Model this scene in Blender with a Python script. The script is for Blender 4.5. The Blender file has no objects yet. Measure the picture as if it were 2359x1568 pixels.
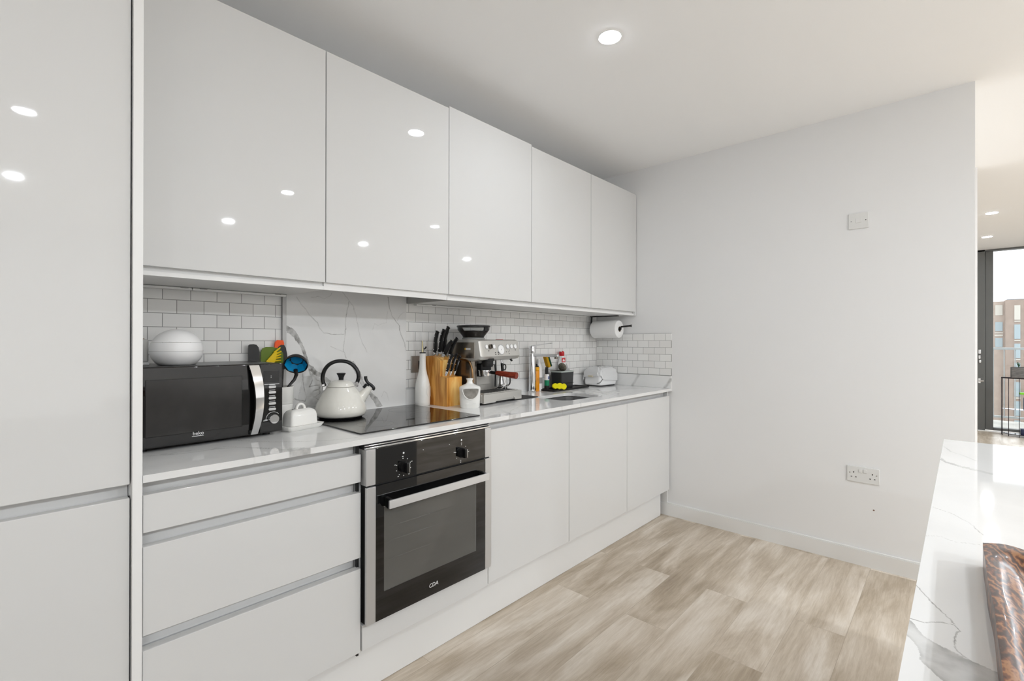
import bpy, bmesh, math, random
import numpy as np
from mathutils import Vector, Matrix
random.seed(7)
PI = math.pi
SC = bpy.context.scene
COL = SC.collection

# ------------------------------------------------------------------ helpers
def lin(c):
    return tuple((v/12.92 if v <= 0.04045 else ((v+0.055)/1.055)**2.4) for v in c)
def rgb(r, g, b):
    return lin((r/255, g/255, b/255))

def mat(name, col, rough=0.5, metal=0.0, spec=0.5, emit=None, estr=0.0, coat=0.0, trans=0.0, ior=1.45, bump=0.0, bscale=200, cvar=0.0, vscale=8, stretch=(1, 1, 1)):
    m = bpy.data.materials.new(name); m.use_nodes = True
    nt = m.node_tree; b = nt.nodes['Principled BSDF']
    b.inputs['Base Color'].default_value = (*col[:3], 1)
    b.inputs['Roughness'].default_value = rough
    b.inputs['Metallic'].default_value = metal
    b.inputs['Specular IOR Level'].default_value = spec
    b.inputs['IOR'].default_value = ior
    b.inputs['Coat Weight'].default_value = coat
    b.inputs['Transmission Weight'].default_value = trans
    if emit:
        b.inputs['Emission Color'].default_value = (*emit, 1)
        b.inputs['Emission Strength'].default_value = estr
    if bump or cvar:
        tc = nt.nodes.new('ShaderNodeTexCoord'); mp = nt.nodes.new('ShaderNodeMapping')
        mp.inputs['Scale'].default_value = stretch
        nt.links.new(tc.outputs['Object'], mp.inputs['Vector'])
    if bump:
        n = nt.nodes.new('ShaderNodeTexNoise'); n.inputs['Scale'].default_value = bscale; n.inputs['Detail'].default_value = 3
        nt.links.new(mp.outputs[0], n.inputs['Vector'])
        bp = nt.nodes.new('ShaderNodeBump'); bp.inputs['Strength'].default_value = bump; bp.inputs['Distance'].default_value = 0.002
        nt.links.new(n.outputs['Fac'], bp.inputs['Height']); nt.links.new(bp.outputs[0], b.inputs['Normal'])
    if cvar:
        n = nt.nodes.new('ShaderNodeTexNoise'); n.inputs['Scale'].default_value = vscale; n.inputs['Detail'].default_value = 4
        nt.links.new(mp.outputs[0], n.inputs['Vector'])
        r = nt.nodes.new('ShaderNodeValToRGB')
        r.color_ramp.elements[0].position = 0.3; r.color_ramp.elements[1].position = 0.7
        r.color_ramp.elements[0].color = (*[v*(1-cvar) for v in col[:3]], 1)
        r.color_ramp.elements[1].color = (*[min(1, v*(1+cvar)) for v in col[:3]], 1)
        nt.links.new(n.outputs['Fac'], r.inputs[0]); nt.links.new(r.outputs[0], b.inputs['Base Color'])
    return m

class MB:
    """collects shapes, links them as one mesh object"""
    def __init__(s): s.bm = bmesh.new(); s.fl = s.bm.faces.layers.int.new('flat')
    def _xf(s, vs, M):
        if M is not None: bmesh.ops.transform(s.bm, matrix=M, verts=vs)
    def box(s, x0, x1, y0, y1, z0, z1, bev=0.0, seg=2, M=None):
        r = bmesh.ops.create_cube(s.bm, size=1.0); vs = r['verts']
        for v in vs:
            v.co = Vector((x0+(x1-x0)*(v.co.x+.5), y0+(y1-y0)*(v.co.y+.5), z0+(z1-z0)*(v.co.z+.5)))
        if bev > 0:
            es = list({e for v in vs for e in v.link_edges})
            g = bmesh.ops.bevel(s.bm, geom=es, offset=bev, segments=seg, affect='EDGES', profile=0.5)
            vs = list({v for f in g['faces'] for v in f.verts} | {v for v in vs if v.is_valid})
            for f in {f for v in vs for f in v.link_faces}:
                f.normal_update()
                if max(abs(c) for c in f.normal) > .9999: f[s.fl] = 1
        s._xf(vs, M); return s
    def loft(s, rings, close=True, cap0=True, cap1=True, M=None):
        R = [[s.bm.verts.new(p) for p in ring] for ring in rings]
        n = len(R[0])
        for a, b in zip(R, R[1:]):
            for i in range(n if close else n-1):
                j = (i+1) % n
                try: s.bm.faces.new((a[i], a[j], b[j], b[i]))
                except ValueError: pass
        if cap0 and n > 2: s.bm.faces.new(list(reversed(R[0])))[s.fl] = 1
        if cap1 and n > 2: s.bm.faces.new(R[-1])[s.fl] = 1
        s._xf([v for r in R for v in r], M); return s
    def lathe(s, prof, c=(0, 0, 0), seg=40, M=None, cap0=True, cap1=True):
        rings = [[(c[0]+r*math.cos(2*PI*i/seg), c[1]+r*math.sin(2*PI*i/seg), c[2]+z) for i in range(seg)] for r, z in prof]
        return s.loft(rings, True, cap0, cap1, M)
    def cyl(s, p0, p1, r0, r1=None, seg=20):
        r1 = r0 if r1 is None else r1
        return s.tube([p0, p1], [r0, r1], seg)
    def tube(s, pts, r, seg=12, sx=1.0, sy=1.0, up=None):
        pts = [Vector(p) for p in pts]; n = len(pts)
        rr = r if isinstance(r, (list, tuple)) else [r]*n
        rings = []; prev = None
        for i, p in enumerate(pts):
            t = (pts[min(i+1, n-1)]-pts[max(i-1, 0)]).normalized()
            if prev is None:
                a = Vector(up) if up else (Vector((0, 0, 1)) if abs(t.z) < .9 else Vector((1, 0, 0)))
                prev = (a-t*a.dot(t)).normalized()
            else:
                prev = (prev-t*prev.dot(t)).normalized()
            q = t.cross(prev)
            rings.append([p+prev*(rr[i]*sx*math.cos(2*PI*k/seg))+q*(rr[i]*sy*math.sin(2*PI*k/seg)) for k in range(seg)])
        return s.loft(rings)
    def prism(s, poly, h0, h1, axis='z', M=None):
        def P(a, b, h):
            return (a, b, h) if axis == 'z' else ((a, h, b) if axis == 'y' else (h, a, b))
        return s.loft([[P(a, b, h0) for a, b in poly], [P(a, b, h1) for a, b in poly]], M=M)
    def rbox(s, x0, x1, y0, y1, z0, z1, r, M=None, e=0.0):
        """box with rounded vertical corners, small rounded top/bottom edge e"""
        def ring(ins, z): return [(x, y, z) for x, y in rrect(x0+ins, x1-ins, y0+ins, y1-ins, max(r-ins, 0.0005))]
        if e > 0:
            rings = [ring(e, z0), ring(e*.3, z0+e*.3), ring(0, z0+e), ring(0, z1-e), ring(e*.3, z1-e*.3), ring(e, z1)]
        else: rings = [ring(0, z0), ring(0, z1)]
        return s.loft(rings, M=M)
    def sphere(s, c, r, sc=(1, 1, 1), seg=24, M=None):
        g = bmesh.ops.create_uvsphere(s.bm, u_segments=seg, v_segments=seg//2, radius=r)
        for v in g['verts']: v.co = Vector((v.co.x*sc[0]+c[0], v.co.y*sc[1]+c[1], v.co.z*sc[2]+c[2]))
        s._xf(g['verts'], M); return s
    def build(s, name, m, parent=None, smooth=35, loc=None):
        bm = s.bm
        bmesh.ops.recalc_face_normals(bm, faces=bm.faces)
        flags = [f[s.fl] == 0 for f in bm.faces]
        me = bpy.data.meshes.new(name); bm.to_mesh(me); bm.free()
        me.materials.append(m)
        if 'flat' in me.attributes: me.attributes.remove(me.attributes['flat'])
        if smooth:
            me.set_sharp_from_angle(angle=math.radians(smooth))
            me.polygons.foreach_set('use_smooth', flags)
        o = bpy.data.objects.new(name, me); COL.objects.link(o)
        if parent: o.parent = parent
        if loc: o.location = loc
        return o

def rrect(x0, x1, y0, y1, r, n=6):
    out = []
    for cx, cy, a0 in ((x1-r, y1-r, 0), (x0+r, y1-r, 90), (x0+r, y0+r, 180), (x1-r, y0+r, 270)):
        for k in range(n+1):
            a = math.radians(a0+90*k/n); out.append((cx+r*math.cos(a), cy+r*math.sin(a)))
    return out

def thing(name, label, cat, loc=(0, 0, 0), rz=0.0, group=None):
    o = bpy.data.objects.new(name, None); COL.objects.link(o)
    o.empty_display_size = 0.05
    o.location = loc; o.rotation_euler = (0, 0, math.radians(rz))
    return tag(o, label, cat, group)
def tag(o, label, cat, group=None, kind=None):
    o['label'] = label; o['category'] = cat
    if group: o['group'] = group
    if kind: o['kind'] = kind
    return o
def struct(name, mb, m, smooth=0, label=None, cat=None):
    o = mb.build(name, m, smooth=smooth); o['kind'] = 'structure'
    if label: o['label'] = label
    if cat: o['category'] = cat
    return o
def bx(*a, **k): return MB().box(*a, **k)

def text(name, s, size, m, parent, M, depth=0.0006, shear=0.0):
    cu = bpy.data.curves.new('lettering', 'FONT'); cu.body = s; cu.size = size; cu.extrude = depth; cu.shear = shear
    cu.align_x = 'CENTER'; cu.align_y = 'CENTER'; cu.resolution_u = 3
    t = bpy.data.objects.new('lettering_curve', cu); COL.objects.link(t)
    dg = bpy.context.evaluated_depsgraph_get()
    me = bpy.data.meshes.new_from_object(t.evaluated_get(dg))
    bpy.data.objects.remove(t); bpy.data.curves.remove(cu)
    me.transform(M); me.name = name
    me.materials.clear(); me.materials.append(m)
    o = bpy.data.objects.new(name, me); COL.objects.link(o); o.parent = parent
    return o
UPRIGHT = Matrix.Rotation(PI/2, 4, 'X')        # lettering standing upright, read from the -y side

# ------------------------------------------------------------------ materials
M_wall = mat('wall_paint', rgb(232, 232, 232), .85, spec=.2, bump=.03, bscale=260)
M_ceil = mat('ceiling_paint', rgb(249, 249, 249), .9, spec=.15)
M_skirt = mat('skirting_paint', rgb(236, 236, 235), .45, spec=.4)
M_door = mat('gloss_door', rgb(218, 218, 217), .025, spec=.5)
M_carc = mat('carcass_board', rgb(232, 232, 231), .35)
M_rail = mat('handle_rail', rgb(226, 226, 225), .4)
M_edge = mat('white_edge', rgb(238, 238, 237), .35)
M_black = mat('black_plastic', rgb(20, 20, 21), .28)
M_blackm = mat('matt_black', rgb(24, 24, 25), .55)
M_blackg = mat('black_glass', rgb(14, 14, 15), .03, spec=.75)
M_chrome = mat('chrome', rgb(225, 226, 228), .08, metal=1.0)
M_steel = mat('brushed_steel', rgb(208, 206, 201), .30, metal=.55, bump=.05, bscale=60, stretch=(1, 30, 30))
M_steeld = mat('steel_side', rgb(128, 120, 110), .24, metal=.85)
M_sinks = mat('sink_steel', rgb(150, 150, 150), .3, metal=.75)
M_alu = mat('aluminium_satin', rgb(205, 205, 205), .38, metal=.6)
M_ceram = mat('white_ceramic', rgb(236, 235, 231), .12, coat=.3)
M_enam = mat('white_enamel', rgb(234, 232, 224), .07, coat=.4)
M_whitep = mat('white_plastic', rgb(240, 240, 240), .35)
M_plate = mat('plate_white', rgb(222, 222, 220), .35)
M_greyp = mat('grey_plastic', rgb(150, 150, 148), .5)
M_red = mat('red_plastic', rgb(196, 22, 34), .35)
M_beans = mat('coffee_beans', rgb(48, 33, 24), .5, bump=.8, bscale=120, cvar=.5, vscale=110)

def glass_mat(name, tint, fac_glossy=0.12, rough=0.0, opac=0.0, ocol=(.2, .2, .2)):
    m = bpy.data.materials.new(name); m.use_nodes = True; nt = m.node_tree; nt.nodes.clear()
    out = nt.nodes.new('ShaderNodeOutputMaterial'); tr = nt.nodes.new('ShaderNodeBsdfTransparent'); gl = nt.nodes.new('ShaderNodeBsdfGlossy')
    fr = nt.nodes.new('ShaderNodeFresnel'); fr.inputs[0].default_value = 1.45
    tr.inputs[0].default_value = (*tint, 1); gl.inputs['Roughness'].default_value = rough
    mx = nt.nodes.new('ShaderNodeMixShader')
    ad = nt.nodes.new('ShaderNodeMath'); ad.operation = 'MULTIPLY'; ad.inputs[1].default_value = fac_glossy/0.04*0.35
    ad.use_clamp = True
    nt.links.new(fr.outputs[0], ad.inputs[0]); nt.links.new(ad.outputs[0], mx.inputs[0])
    src = tr
    if opac > 0:
        df = nt.nodes.new('ShaderNodeBsdfDiffuse'); df.inputs[0].default_value = (*ocol, 1)
        m2 = nt.nodes.new('ShaderNodeMixShader'); m2.inputs[0].default_value = opac
        nt.links.new(tr.outputs[0], m2.inputs[1]); nt.links.new(df.outputs[0], m2.inputs[2]); src = m2
    nt.links.new(src.outputs[0], mx.inputs[1]); nt.links.new(gl.outputs[0], mx.inputs[2]); nt.links.new(mx.outputs[0], out.inputs[0])
    return m
M_pane = glass_mat('window_glass', (.97, .98, .98), .1)
M_smoke = glass_mat('smoked_clear_plastic', (.74, .75, .75), .14)
M_film = glass_mat('clear_plastic_film', (.98, .98, .98), .08, .2, opac=.72, ocol=(.90, .90, .90))
M_ovenpane = glass_mat('oven_window_glass', (.5, .5, .5), .12, .05, opac=.42, ocol=rgb(138, 137, 132))

def tile_mat(name, u_axis, uoff, zoff, w=0.0865, h=0.0497):
    """small grey-white glazed brick tiles; u_axis 0 = along x, 1 = along y"""
    m = mat(name, rgb(220, 219, 216), .13, coat=.2); nt = m.node_tree; b = nt.nodes['Principled BSDF']
    tc = nt.nodes.new('ShaderNodeTexCoord'); sp = nt.nodes.new('ShaderNodeSeparateXYZ'); cb = nt.nodes.new('ShaderNodeCombineXYZ')
    nt.links.new(tc.outputs['Object'], sp.inputs[0])
    au = nt.nodes.new('ShaderNodeMath'); au.inputs[1].default_value = -uoff
    az = nt.nodes.new('ShaderNodeMath'); az.inputs[1].default_value = -zoff
    nt.links.new(sp.outputs[u_axis], au.inputs[0]); nt.links.new(sp.outputs[2], az.inputs[0])
    nt.links.new(au.outputs[0], cb.inputs[0]); nt.links.new(az.outputs[0], cb.inputs[1])
    br = nt.nodes.new('ShaderNodeTexBrick'); br.offset = .5; br.offset_frequency = 2; br.squash = 1
    br.inputs['Scale'].default_value = 1; br.inputs['Brick Width'].default_value = w; br.inputs['Row Height'].default_value = h
    br.inputs['Mortar Size'].default_value = .0011; br.inputs['Mortar Smooth'].default_value = .12; br.inputs['Bias'].default_value = 0
    br.inputs['Color1'].default_value = (*rgb(240, 240, 238), 1); br.inputs['Color2'].default_value = (*rgb(232, 231, 229), 1)
    br.inputs['Mortar'].default_value = (*rgb(150, 149, 147), 1)
    nt.links.new(cb.outputs[0], br.inputs['Vector']); nt.links.new(br.outputs['Color'], b.inputs['Base Color'])
    bp = nt.nodes.new('ShaderNodeBump'); bp.inputs['Strength'].default_value = .6; bp.inputs['Distance'].default_value = .001; bp.invert = True
    nt.links.new(br.outputs['Fac'], bp.inputs['Height']); nt.links.new(bp.outputs[0], b.inputs['Normal'])
    rr = nt.nodes.new('ShaderNodeMapRange'); rr.inputs['To Min'].default_value = .13; rr.inputs['To Max'].default_value = .8
    nt.links.new(br.outputs['Fac'], rr.inputs['Value']); nt.links.new(rr.outputs[0], b.inputs['Roughness'])
    return m

def floor_mat():
    m = mat('washed_oak_planks', rgb(178, 165, 146), .30, spec=.45); nt = m.node_tree; N = nt.nodes.new; L = nt.links.new; b = nt.nodes['Principled BSDF']
    tc = N('ShaderNodeTexCoord'); mp = N('ShaderNodeMapping'); mp.inputs['Location'].default_value = (.39, 1.5349+.191*10, 0)
    L(tc.outputs['Object'], mp.inputs[0])
    br = N('ShaderNodeTexBrick'); br.offset = .37; br.offset_frequency = 2
    for k, v in (('Scale', 1), ('Brick Width', 1.28), ('Row Height', .191), ('Mortar Size', .0009), ('Mortar Smooth', .3), ('Bias', 0)): br.inputs[k].default_value = v
    br.inputs['Color1'].default_value = (0, 0, 0, 1); br.inputs['Color2'].default_value = (1, 1, 1, 1); br.inputs['Mortar'].default_value = (.5, .5, .5, 1)
    L(mp.outputs[0], br.inputs['Vector'])
    # shift grain per plank
    sc = N('ShaderNodeVectorMath'); sc.operation = 'MULTIPLY_ADD'; sc.inputs[1].default_value = (17, 9, 5)
    L(br.outputs['Color'], sc.inputs[0]); L(tc.outputs['Object'], sc.inputs[2])
    def noise(scale, st, det, dist=0.0, rough=.55):
        q = N('ShaderNodeMapping'); q.inputs['Scale'].default_value = st; L(sc.outputs[0], q.inputs[0])
        n = N('ShaderNodeTexNoise'); n.inputs['Scale'].default_value = scale; n.inputs['Detail'].default_value = det; n.inputs['Distortion'].default_value = dist; n.inputs['Roughness'].default_value = rough
        L(q.outputs[0], n.inputs['Vector']); return n.outputs['Fac']
    cloud = noise(3.2, (.55, 2.2, 1), 5, .7)
    grain = noise(26, (.22, 3.0, 1), 6, .4, .7)
    fine = noise(120, (.10, 2.5, 1), 3)
    def mix(a, b_, f):
        x = N('ShaderNodeMath'); x.operation = 'MULTIPLY'; x.inputs[1].default_value = f; L(b_, x.inputs[0])
        y = N('ShaderNodeMath'); y.operation = 'ADD'; L(a, y.inputs[0]); L(x.outputs[0], y.inputs[1]); return y.outputs[0]
    g0 = N('ShaderNodeMath'); g0.operation = 'MULTIPLY'; g0.inputs[1].default_value = .62; L(cloud, g0.inputs[0])
    v = mix(mix(g0.outputs[0], grain, .30), fine, .07)
    sep = N('ShaderNodeSeparateColor'); L(br.outputs['Color'], sep.inputs[0])
    v = mix(v, sep.outputs[0], .11)
    r = N('ShaderNodeValToRGB'); e = r.color_ramp.elements
    e[0].position = .36; e[0].color = (*rgb(152, 136, 116), 1); e[1].position = .72; e[1].color = (*rgb(226, 217, 205), 1)
    x = e.new(.47); x.color = (*rgb(176, 161, 141), 1); x = e.new(.57); x.color = (*rgb(199, 186, 169), 1)
    L(v, r.inputs[0])
    dk = N('ShaderNodeMix'); dk.data_type = 'RGBA'; dk.inputs['B'].default_value = (*rgb(128, 114, 97), 1)
    L(r.outputs[0], dk.inputs['A'])
    fm = N('ShaderNodeMath'); fm.operation = 'MULTIPLY'; fm.inputs[1].default_value = .4; L(br.outputs['Fac'], fm.inputs[0]); L(fm.outputs[0], dk.inputs['Factor'])
    L(dk.outputs['Result'], b.inputs['Base Color'])
    bp = N('ShaderNodeBump'); bp.inputs['Strength'].default_value = .15; bp.inputs['Distance'].default_value = .002; L(grain, bp.inputs['Height']); L(bp.outputs[0], b.inputs['Normal'])
    return m
M_floor = floor_mat()

def quartz_mat():
    m = mat('veined_quartz', rgb(240, 240, 238), .045); nt = m.node_tree; N = nt.nodes.new; L = nt.links.new; b = nt.nodes['Principled BSDF']
    at = N('ShaderNodeAttribute'); at.attribute_name = 'vein'
    tc = N('ShaderNodeTexCoord'); n = N('ShaderNodeTexNoise'); n.inputs['Scale'].default_value = 2.2; n.inputs['Detail'].default_value = 5; n.inputs['Distortion'].default_value = 1.5
    L(tc.outputs['Object'], n.inputs['Vector'])
    r = N('ShaderNodeValToRGB'); r.color_ramp.elements[0].position = .35; r.color_ramp.elements[0].color = (*rgb(226, 226, 225), 1)
    r.color_ramp.elements[1].position = .6; r.color_ramp.elements[1].color = (*rgb(233, 233, 232), 1); L(n.outputs['Fac'], r.inputs[0])
    n2 = N('ShaderNodeTexNoise'); n2.inputs['Scale'].default_value = 60; n2.inputs['Detail'].default_value = 6; L(tc.outputs['Object'], n2.inputs['Vector'])
    r2 = N('ShaderNodeValToRGB'); r2.color_ramp.elements[0].position = .35; r2.color_ramp.elements[0].color = (*rgb(118, 117, 114), 1)
    r2.color_ramp.elements[1].position = .65; r2.color_ramp.elements[1].color = (*rgb(172, 171, 168), 1); L(n2.outputs['Fac'], r2.inputs[0])
    mx = N('ShaderNodeMix'); mx.data_type = 'RGBA'; L(at.outputs['Fac'], mx.inputs['Factor']); L(r.outputs[0], mx.inputs['A']); L(r2.outputs[0], mx.inputs['B'])
    L(mx.outputs['Result'], b.inputs['Base Color'])
    return m
M_quartz = quartz_mat()

rng = np.random.default_rng(5)
def vnoise(x, y, f, seed):
    """smooth value noise in numpy"""
    g = np.random.default_rng(seed).random((64, 64))
    X = x*f; Y = y*f; i = np.floor(X).astype(int); j = np.floor(Y).astype(int); u = X-i; v = Y-j
    u = u*u*(3-2*u); v = v*v*(3-2*v)
    a = g[i % 64, j % 64]; b = g[(i+1) % 64, j % 64]; c = g[i % 64, (j+1) % 64]; d = g[(i+1) % 64, (j+1) % 64]
    return (a*(1-u)+b*u)*(1-v)+(c*(1-u)+d*u)*v
def veins(x, y, lines, patches=(), wob=.004, f=45):
    """vein strength 0..1 at plane points; lines: (polyline, half width, strength); patches: (upper polyline, lower polyline, strength)"""
    xn = x+(vnoise(x, y, f, 1)-.5)*2*wob+(vnoise(x, y, f*3, 2)-.5)*wob; yn = y+(vnoise(x, y, f, 3)-.5)*2*wob+(vnoise(x, y, f*3, 4)-.5)*wob
    out = np.zeros_like(x)
    for pl, w, s in lines:
        d = np.full_like(x, 9.0)
        for (ax, ay), (bx_, by) in zip(pl, pl[1:]):
            dx, dy = bx_-ax, by-ay; L2 = dx*dx+dy*dy+1e-12
            t = np.clip(((xn-ax)*dx+(yn-ay)*dy)/L2, 0, 1)
            d = np.minimum(d, np.hypot(xn-ax-t*dx, yn-ay-t*dy))
        br = .45+.55*np.clip(vnoise(x, y, 28, 6)*1.7-.2, 0, 1)
        out = np.maximum(out, s*br*np.clip(1.4-d/w, 0, 1))
    for up, lo, s in patches:
        poly = list(up)+list(reversed(lo)); inside = np.zeros(x.shape, bool); dd = np.full_like(x, 9.0)
        for (ax, ay), (bx_, by) in zip(poly, poly[1:]+poly[:1]):
            c = ((ay > yn) != (by > yn)) & (xn < (bx_-ax)*(yn-ay)/(by-ay+1e-12)+ax); inside ^= c
            dx, dy = bx_-ax, by-ay; t = np.clip(((xn-ax)*dx+(yn-ay)*dy)/(dx*dx+dy*dy+1e-12), 0, 1)
            dd = np.minimum(dd, np.hypot(xn-ax-t*dx, yn-ay-t*dy))
        k = .30+.75*vnoise(x, y, 70, 8)*vnoise(x, y, 30, 9)*1.6
        edge = np.clip(1-dd/.004, 0, 1)*.35
        out = np.maximum(out, np.where(inside, s*np.clip(k+edge, 0, 1), 0))
    return np.clip(out, 0, 1)

def slab(name, us, vs, place, vein, hole=None, dz=None, m=None, parent=None):
    """gridded top face with a vein attribute; place(u, v, k) -> xyz for k=0 top, 1 bottom; side skirts all round"""
    nu, nv = len(us), len(vs)
    U, V = np.meshgrid(us, vs, indexing='ij')
    val = vein(U, V)
    off = dz(U, V) if dz is not None else np.zeros_like(U)
    verts = [place(us[i], vs[j], 0, off[i, j]) for i in range(nu) for j in range(nv)]
    att = [float(val[i, j]) for i in range(nu) for j in range(nv)]
    faces = []
    def inh(i, j):
        if hole is None: return False
        u = (us[i]+us[i+1])/2; v = (vs[j]+vs[j+1])/2
        return hole[0] < u < hole[1] and hole[2] < v < hole[3]
    for i in range(nu-1):
        for j in range(nv-1):
            if not inh(i, j): faces.append((i*nv+j, (i+1)*nv+j, (i+1)*nv+j+1, i*nv+j+1))
    from collections import Counter
    ec = Counter()
    for f in faces:
        for a, b in zip(f, f[1:]+f[:1]): ec[(a, b)] += 1
    rim = [(a, b) for (a, b) in ec if (b, a) not in ec]
    mp = {}
    for a, b in rim:
        for q in (a, b):
            if q not in mp:
                i, j = divmod(q, nv); mp[q] = len(verts); verts.append(place(us[i], vs[j], 1, 0)); att.append(att[q])
        faces.append((a, mp[a], mp[b], b))
    # underside
    nb = []
    for (i, j) in ((0, 0), (nu-1, 0), (nu-1, nv-1), (0, nv-1)): nb.append(mp[i*nv+j])
    if hole is None: faces.append(tuple(nb))
    me = bpy.data.meshes.new(name); me.from_pydata(verts, [], faces); me.update()
    a = me.attributes.new('vein', 'FLOAT', 'POINT'); a.data.foreach_set('value', att)
    me.materials.append(m or M_quartz)
    o = bpy.data.objects.new(name, me); COL.objects.link(o)
    if parent: o.parent = parent
    bm = bmesh.new(); bm.from_mesh(me); bmesh.ops.recalc_face_normals(bm, faces=bm.faces); bm.to_mesh(me); bm.free()
    return o

# ------------------------------------------------------------------ the room
ZC = 2.5147; XE = 3.0115; ZW = 0.9017; YB = 0.04; XW = 9.1
struct('floor', bx(-2.6, 9.3, -6.2, .2, -.1, 0), M_floor)
struct('ceiling', bx(-2.6, 9.3, -6.2, .2, ZC, ZC+.12), M_ceil)
struct('wall_back', bx(-2.6, XE, YB, YB+.14, 0, ZC), M_wall)
struct('wall_right', bx(XE, XE+.11, -2.135, YB+.14, 0, ZC), M_wall)
struct('wall_hall', MB().box(4.63, 4.75, -2.187, .18, 0, ZC).box(4.75, 9.3, .06, .18, 0, ZC), M_wall)
struct('wall_left', bx(-2.6, -2.5, -6.2, YB, 0, ZC), M_wall)
struct('wall_front', bx(-2.5, 9.3, -6.2, -6.1, 0, ZC), M_wall)
struct('wall_far', MB().box(XW, XW+.2, -2.31, .06, 0, ZC).box(XW, XW+.2, -6.1, -5.2, 0, ZC), M_wall)
struct('baseboard_right', MB().box(XE-.016, XE, -2.135, -.5, 0, .084).box(XE-.012, XE, -2.135, -.5, .084, .0915, bev=.002), M_skirt)
# filled screw hole under the sockets
tag(MB().lathe([(.0045, 0), (.003, .0012), (.0008, .0014)], seg=12, M=Matrix.Translation((XE, -1.738, .314)) @ Matrix.Rotation(-PI/2, 4, 'Y')).build('wall_plug', mat('rusty_plug', rgb(120, 92, 80), .7)), 'tiny brown wall plug in the bare white wall below the double socket', 'wall plug')

# ---- tiles and marble on the walls
tag(bx(0.002, .573, .03, YB-.0004, ZW+.0003, 1.46).build('tiled_splashback', tile_mat('brick_tiles', 0, .1598-.0865, 1.2837-.0497*9), smooth=0), 'grey-white brick tile splashback behind the black microwave', 'splashback')
tag(MB().box(1.196, XE-.0085, .03, YB-.0004, .992, 1.46).build('tiled_splashback', tile_mat('brick_tiles_long', 0, 1.2156-.0432, 1.2837-.0497*10), smooth=0), 'long grey-white brick tile splashback behind the coffee machine and tap', 'splashback')
tag(MB().box(XE-.008, XE-.0004, -.59, .029, .9925, 1.2907).build('tiled_splashback', tile_mat('brick_tiles_return', 1, -.3739-.0865*8, 1.2907-.0497*6), smooth=0), 'short brick tile return on the end wall beside the paper towel roll', 'splashback')

sp_lines = [
 ([(.6301, 1.4243), (.6544, 1.3902), (.6887, 1.3503), (.7239, 1.3112), (.7498, 1.275), (.7926, 1.2638), (.8517, 1.2685)], .0016, .75),
 ([(.8448, 1.4614), (.873, 1.423), (.8994, 1.3919), (.9152, 1.3372), (.9312, 1.2551), (.9564, 1.2031), (.9704, 1.1779)], .0014, .5),
 ([(.873, 1.421), (.8687, 1.3761), (.8601, 1.3353), (.856, 1.2645), (.8518, 1.2242), (.8454, 1.184), (.8649, 1.1533)], .0017, .8),
 ([(.7866, 1.2105), (.8241, 1.1943), (.8454, 1.182)], .0014, .6),
 ([(1.0853, 1.4539), (1.0955, 1.398), (1.1107, 1.3616), (1.1467, 1.3166), (1.1598, 1.2681), (1.181, 1.2236), (1.1971, 1.1742)], .0018, .85),
 ([(1.0006, 1.2937), (1.0076, 1.3193), (1.0316, 1.3114), (1.0757, 1.3255), (1.083, 1.38)], .0012, .4),
 ([(.6588, 1.0925), (.6647, 1.0355), (.6743, .9875), (.6686, .969), (.6274, .9859)], .0022, .9),
 ([(.6743, .9875), (.7031, .9946), (.7326, .9728), (.76, .965)], .002, .8),
 ([(.6874, 1.1102), (.7029, 1.0616), (.6875, 1.034), (.7324, 1.0406), (.7385, 1.0014), (.71, .985)], .0025, .95),
 ([(.70, 1.09), (.72, 1.06), (.745, 1.05), (.735, 1.02), (.705, 1.01), (.69, 1.0)], .0024, .95),
 ([(.745, 1.075), (.75, 1.04), (.77, 1.02), (.75, .99)], .0024, .95),
 ([(.64, .945), (.69, .95), (.74, .94), (.78, .945)], .002, .7),
 ([(.6962, 1.427), (.7216, 1.4326), (.7575, 1.4254), (.786, 1.4411), (.7922, 1.4534)], .0014, .55),
 ([(1.05, .96), (1.065, .985), (1.08, .975), (1.09, .93)], .0012, .4),
 ([(1.14, 1.34), (1.16, 1.37), (1.19, 1.385)], .0012, .45)]
sp_pat = [([(.59, 1.300), (.6267, 1.2749), (.6585, 1.2245), (.6738, 1.1771), (.6931, 1.129), (.7224, 1.0991), (.7463, 1.0844), (.80, 1.04)],
           [(.59, 1.270), (.6213, 1.2506), (.6454, 1.2151), (.6643, 1.1678), (.6874, 1.1102), (.7068, 1.0863), (.7383, 1.0693), (.79, 1.02)], 1.0),
          ([(.8671, 1.1472), (.9001, 1.1361), (.9339, 1.0833), (.9569, 1.0259), (.9848, .9926), (1.0229, .9578), (1.0569, .9118)],
           [(.8671, 1.1391), (.8935, 1.1118), (.9204, 1.0633), (.9385, 1.0271), (.9639, .99), (.999, .9492), (1.023, .9109)], .85),
          ([(.66, 1.08), (.72, 1.08), (.77, 1.03), (.77, .96), (.74, .93)], [(.64, .98), (.65, .95), (.68, .935), (.7, .93), (.72, .928)], .45)]
t = thing('marble_splashback', 'white marble splashback panel with grey veins behind the hob and kettle', 'splashback', (0, 0, 0))
slab('panel', np.arange(.589, 1.1945, .0022), np.arange(ZW+.0003, 1.472, .0022), lambda u, v, k, o: (u, .02 if k == 0 else YB-.0004, v), lambda u, v: veins(u, v, sp_lines, sp_pat, .003), parent=t)
bx(.5735, .5885, .016, YB-.0004, ZW+.0003, 1.427).build('edge_trim', mat('trim_grey', rgb(168, 168, 167), .35, metal=.5), t)['label'] = 'grey metal edge strip'

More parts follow.
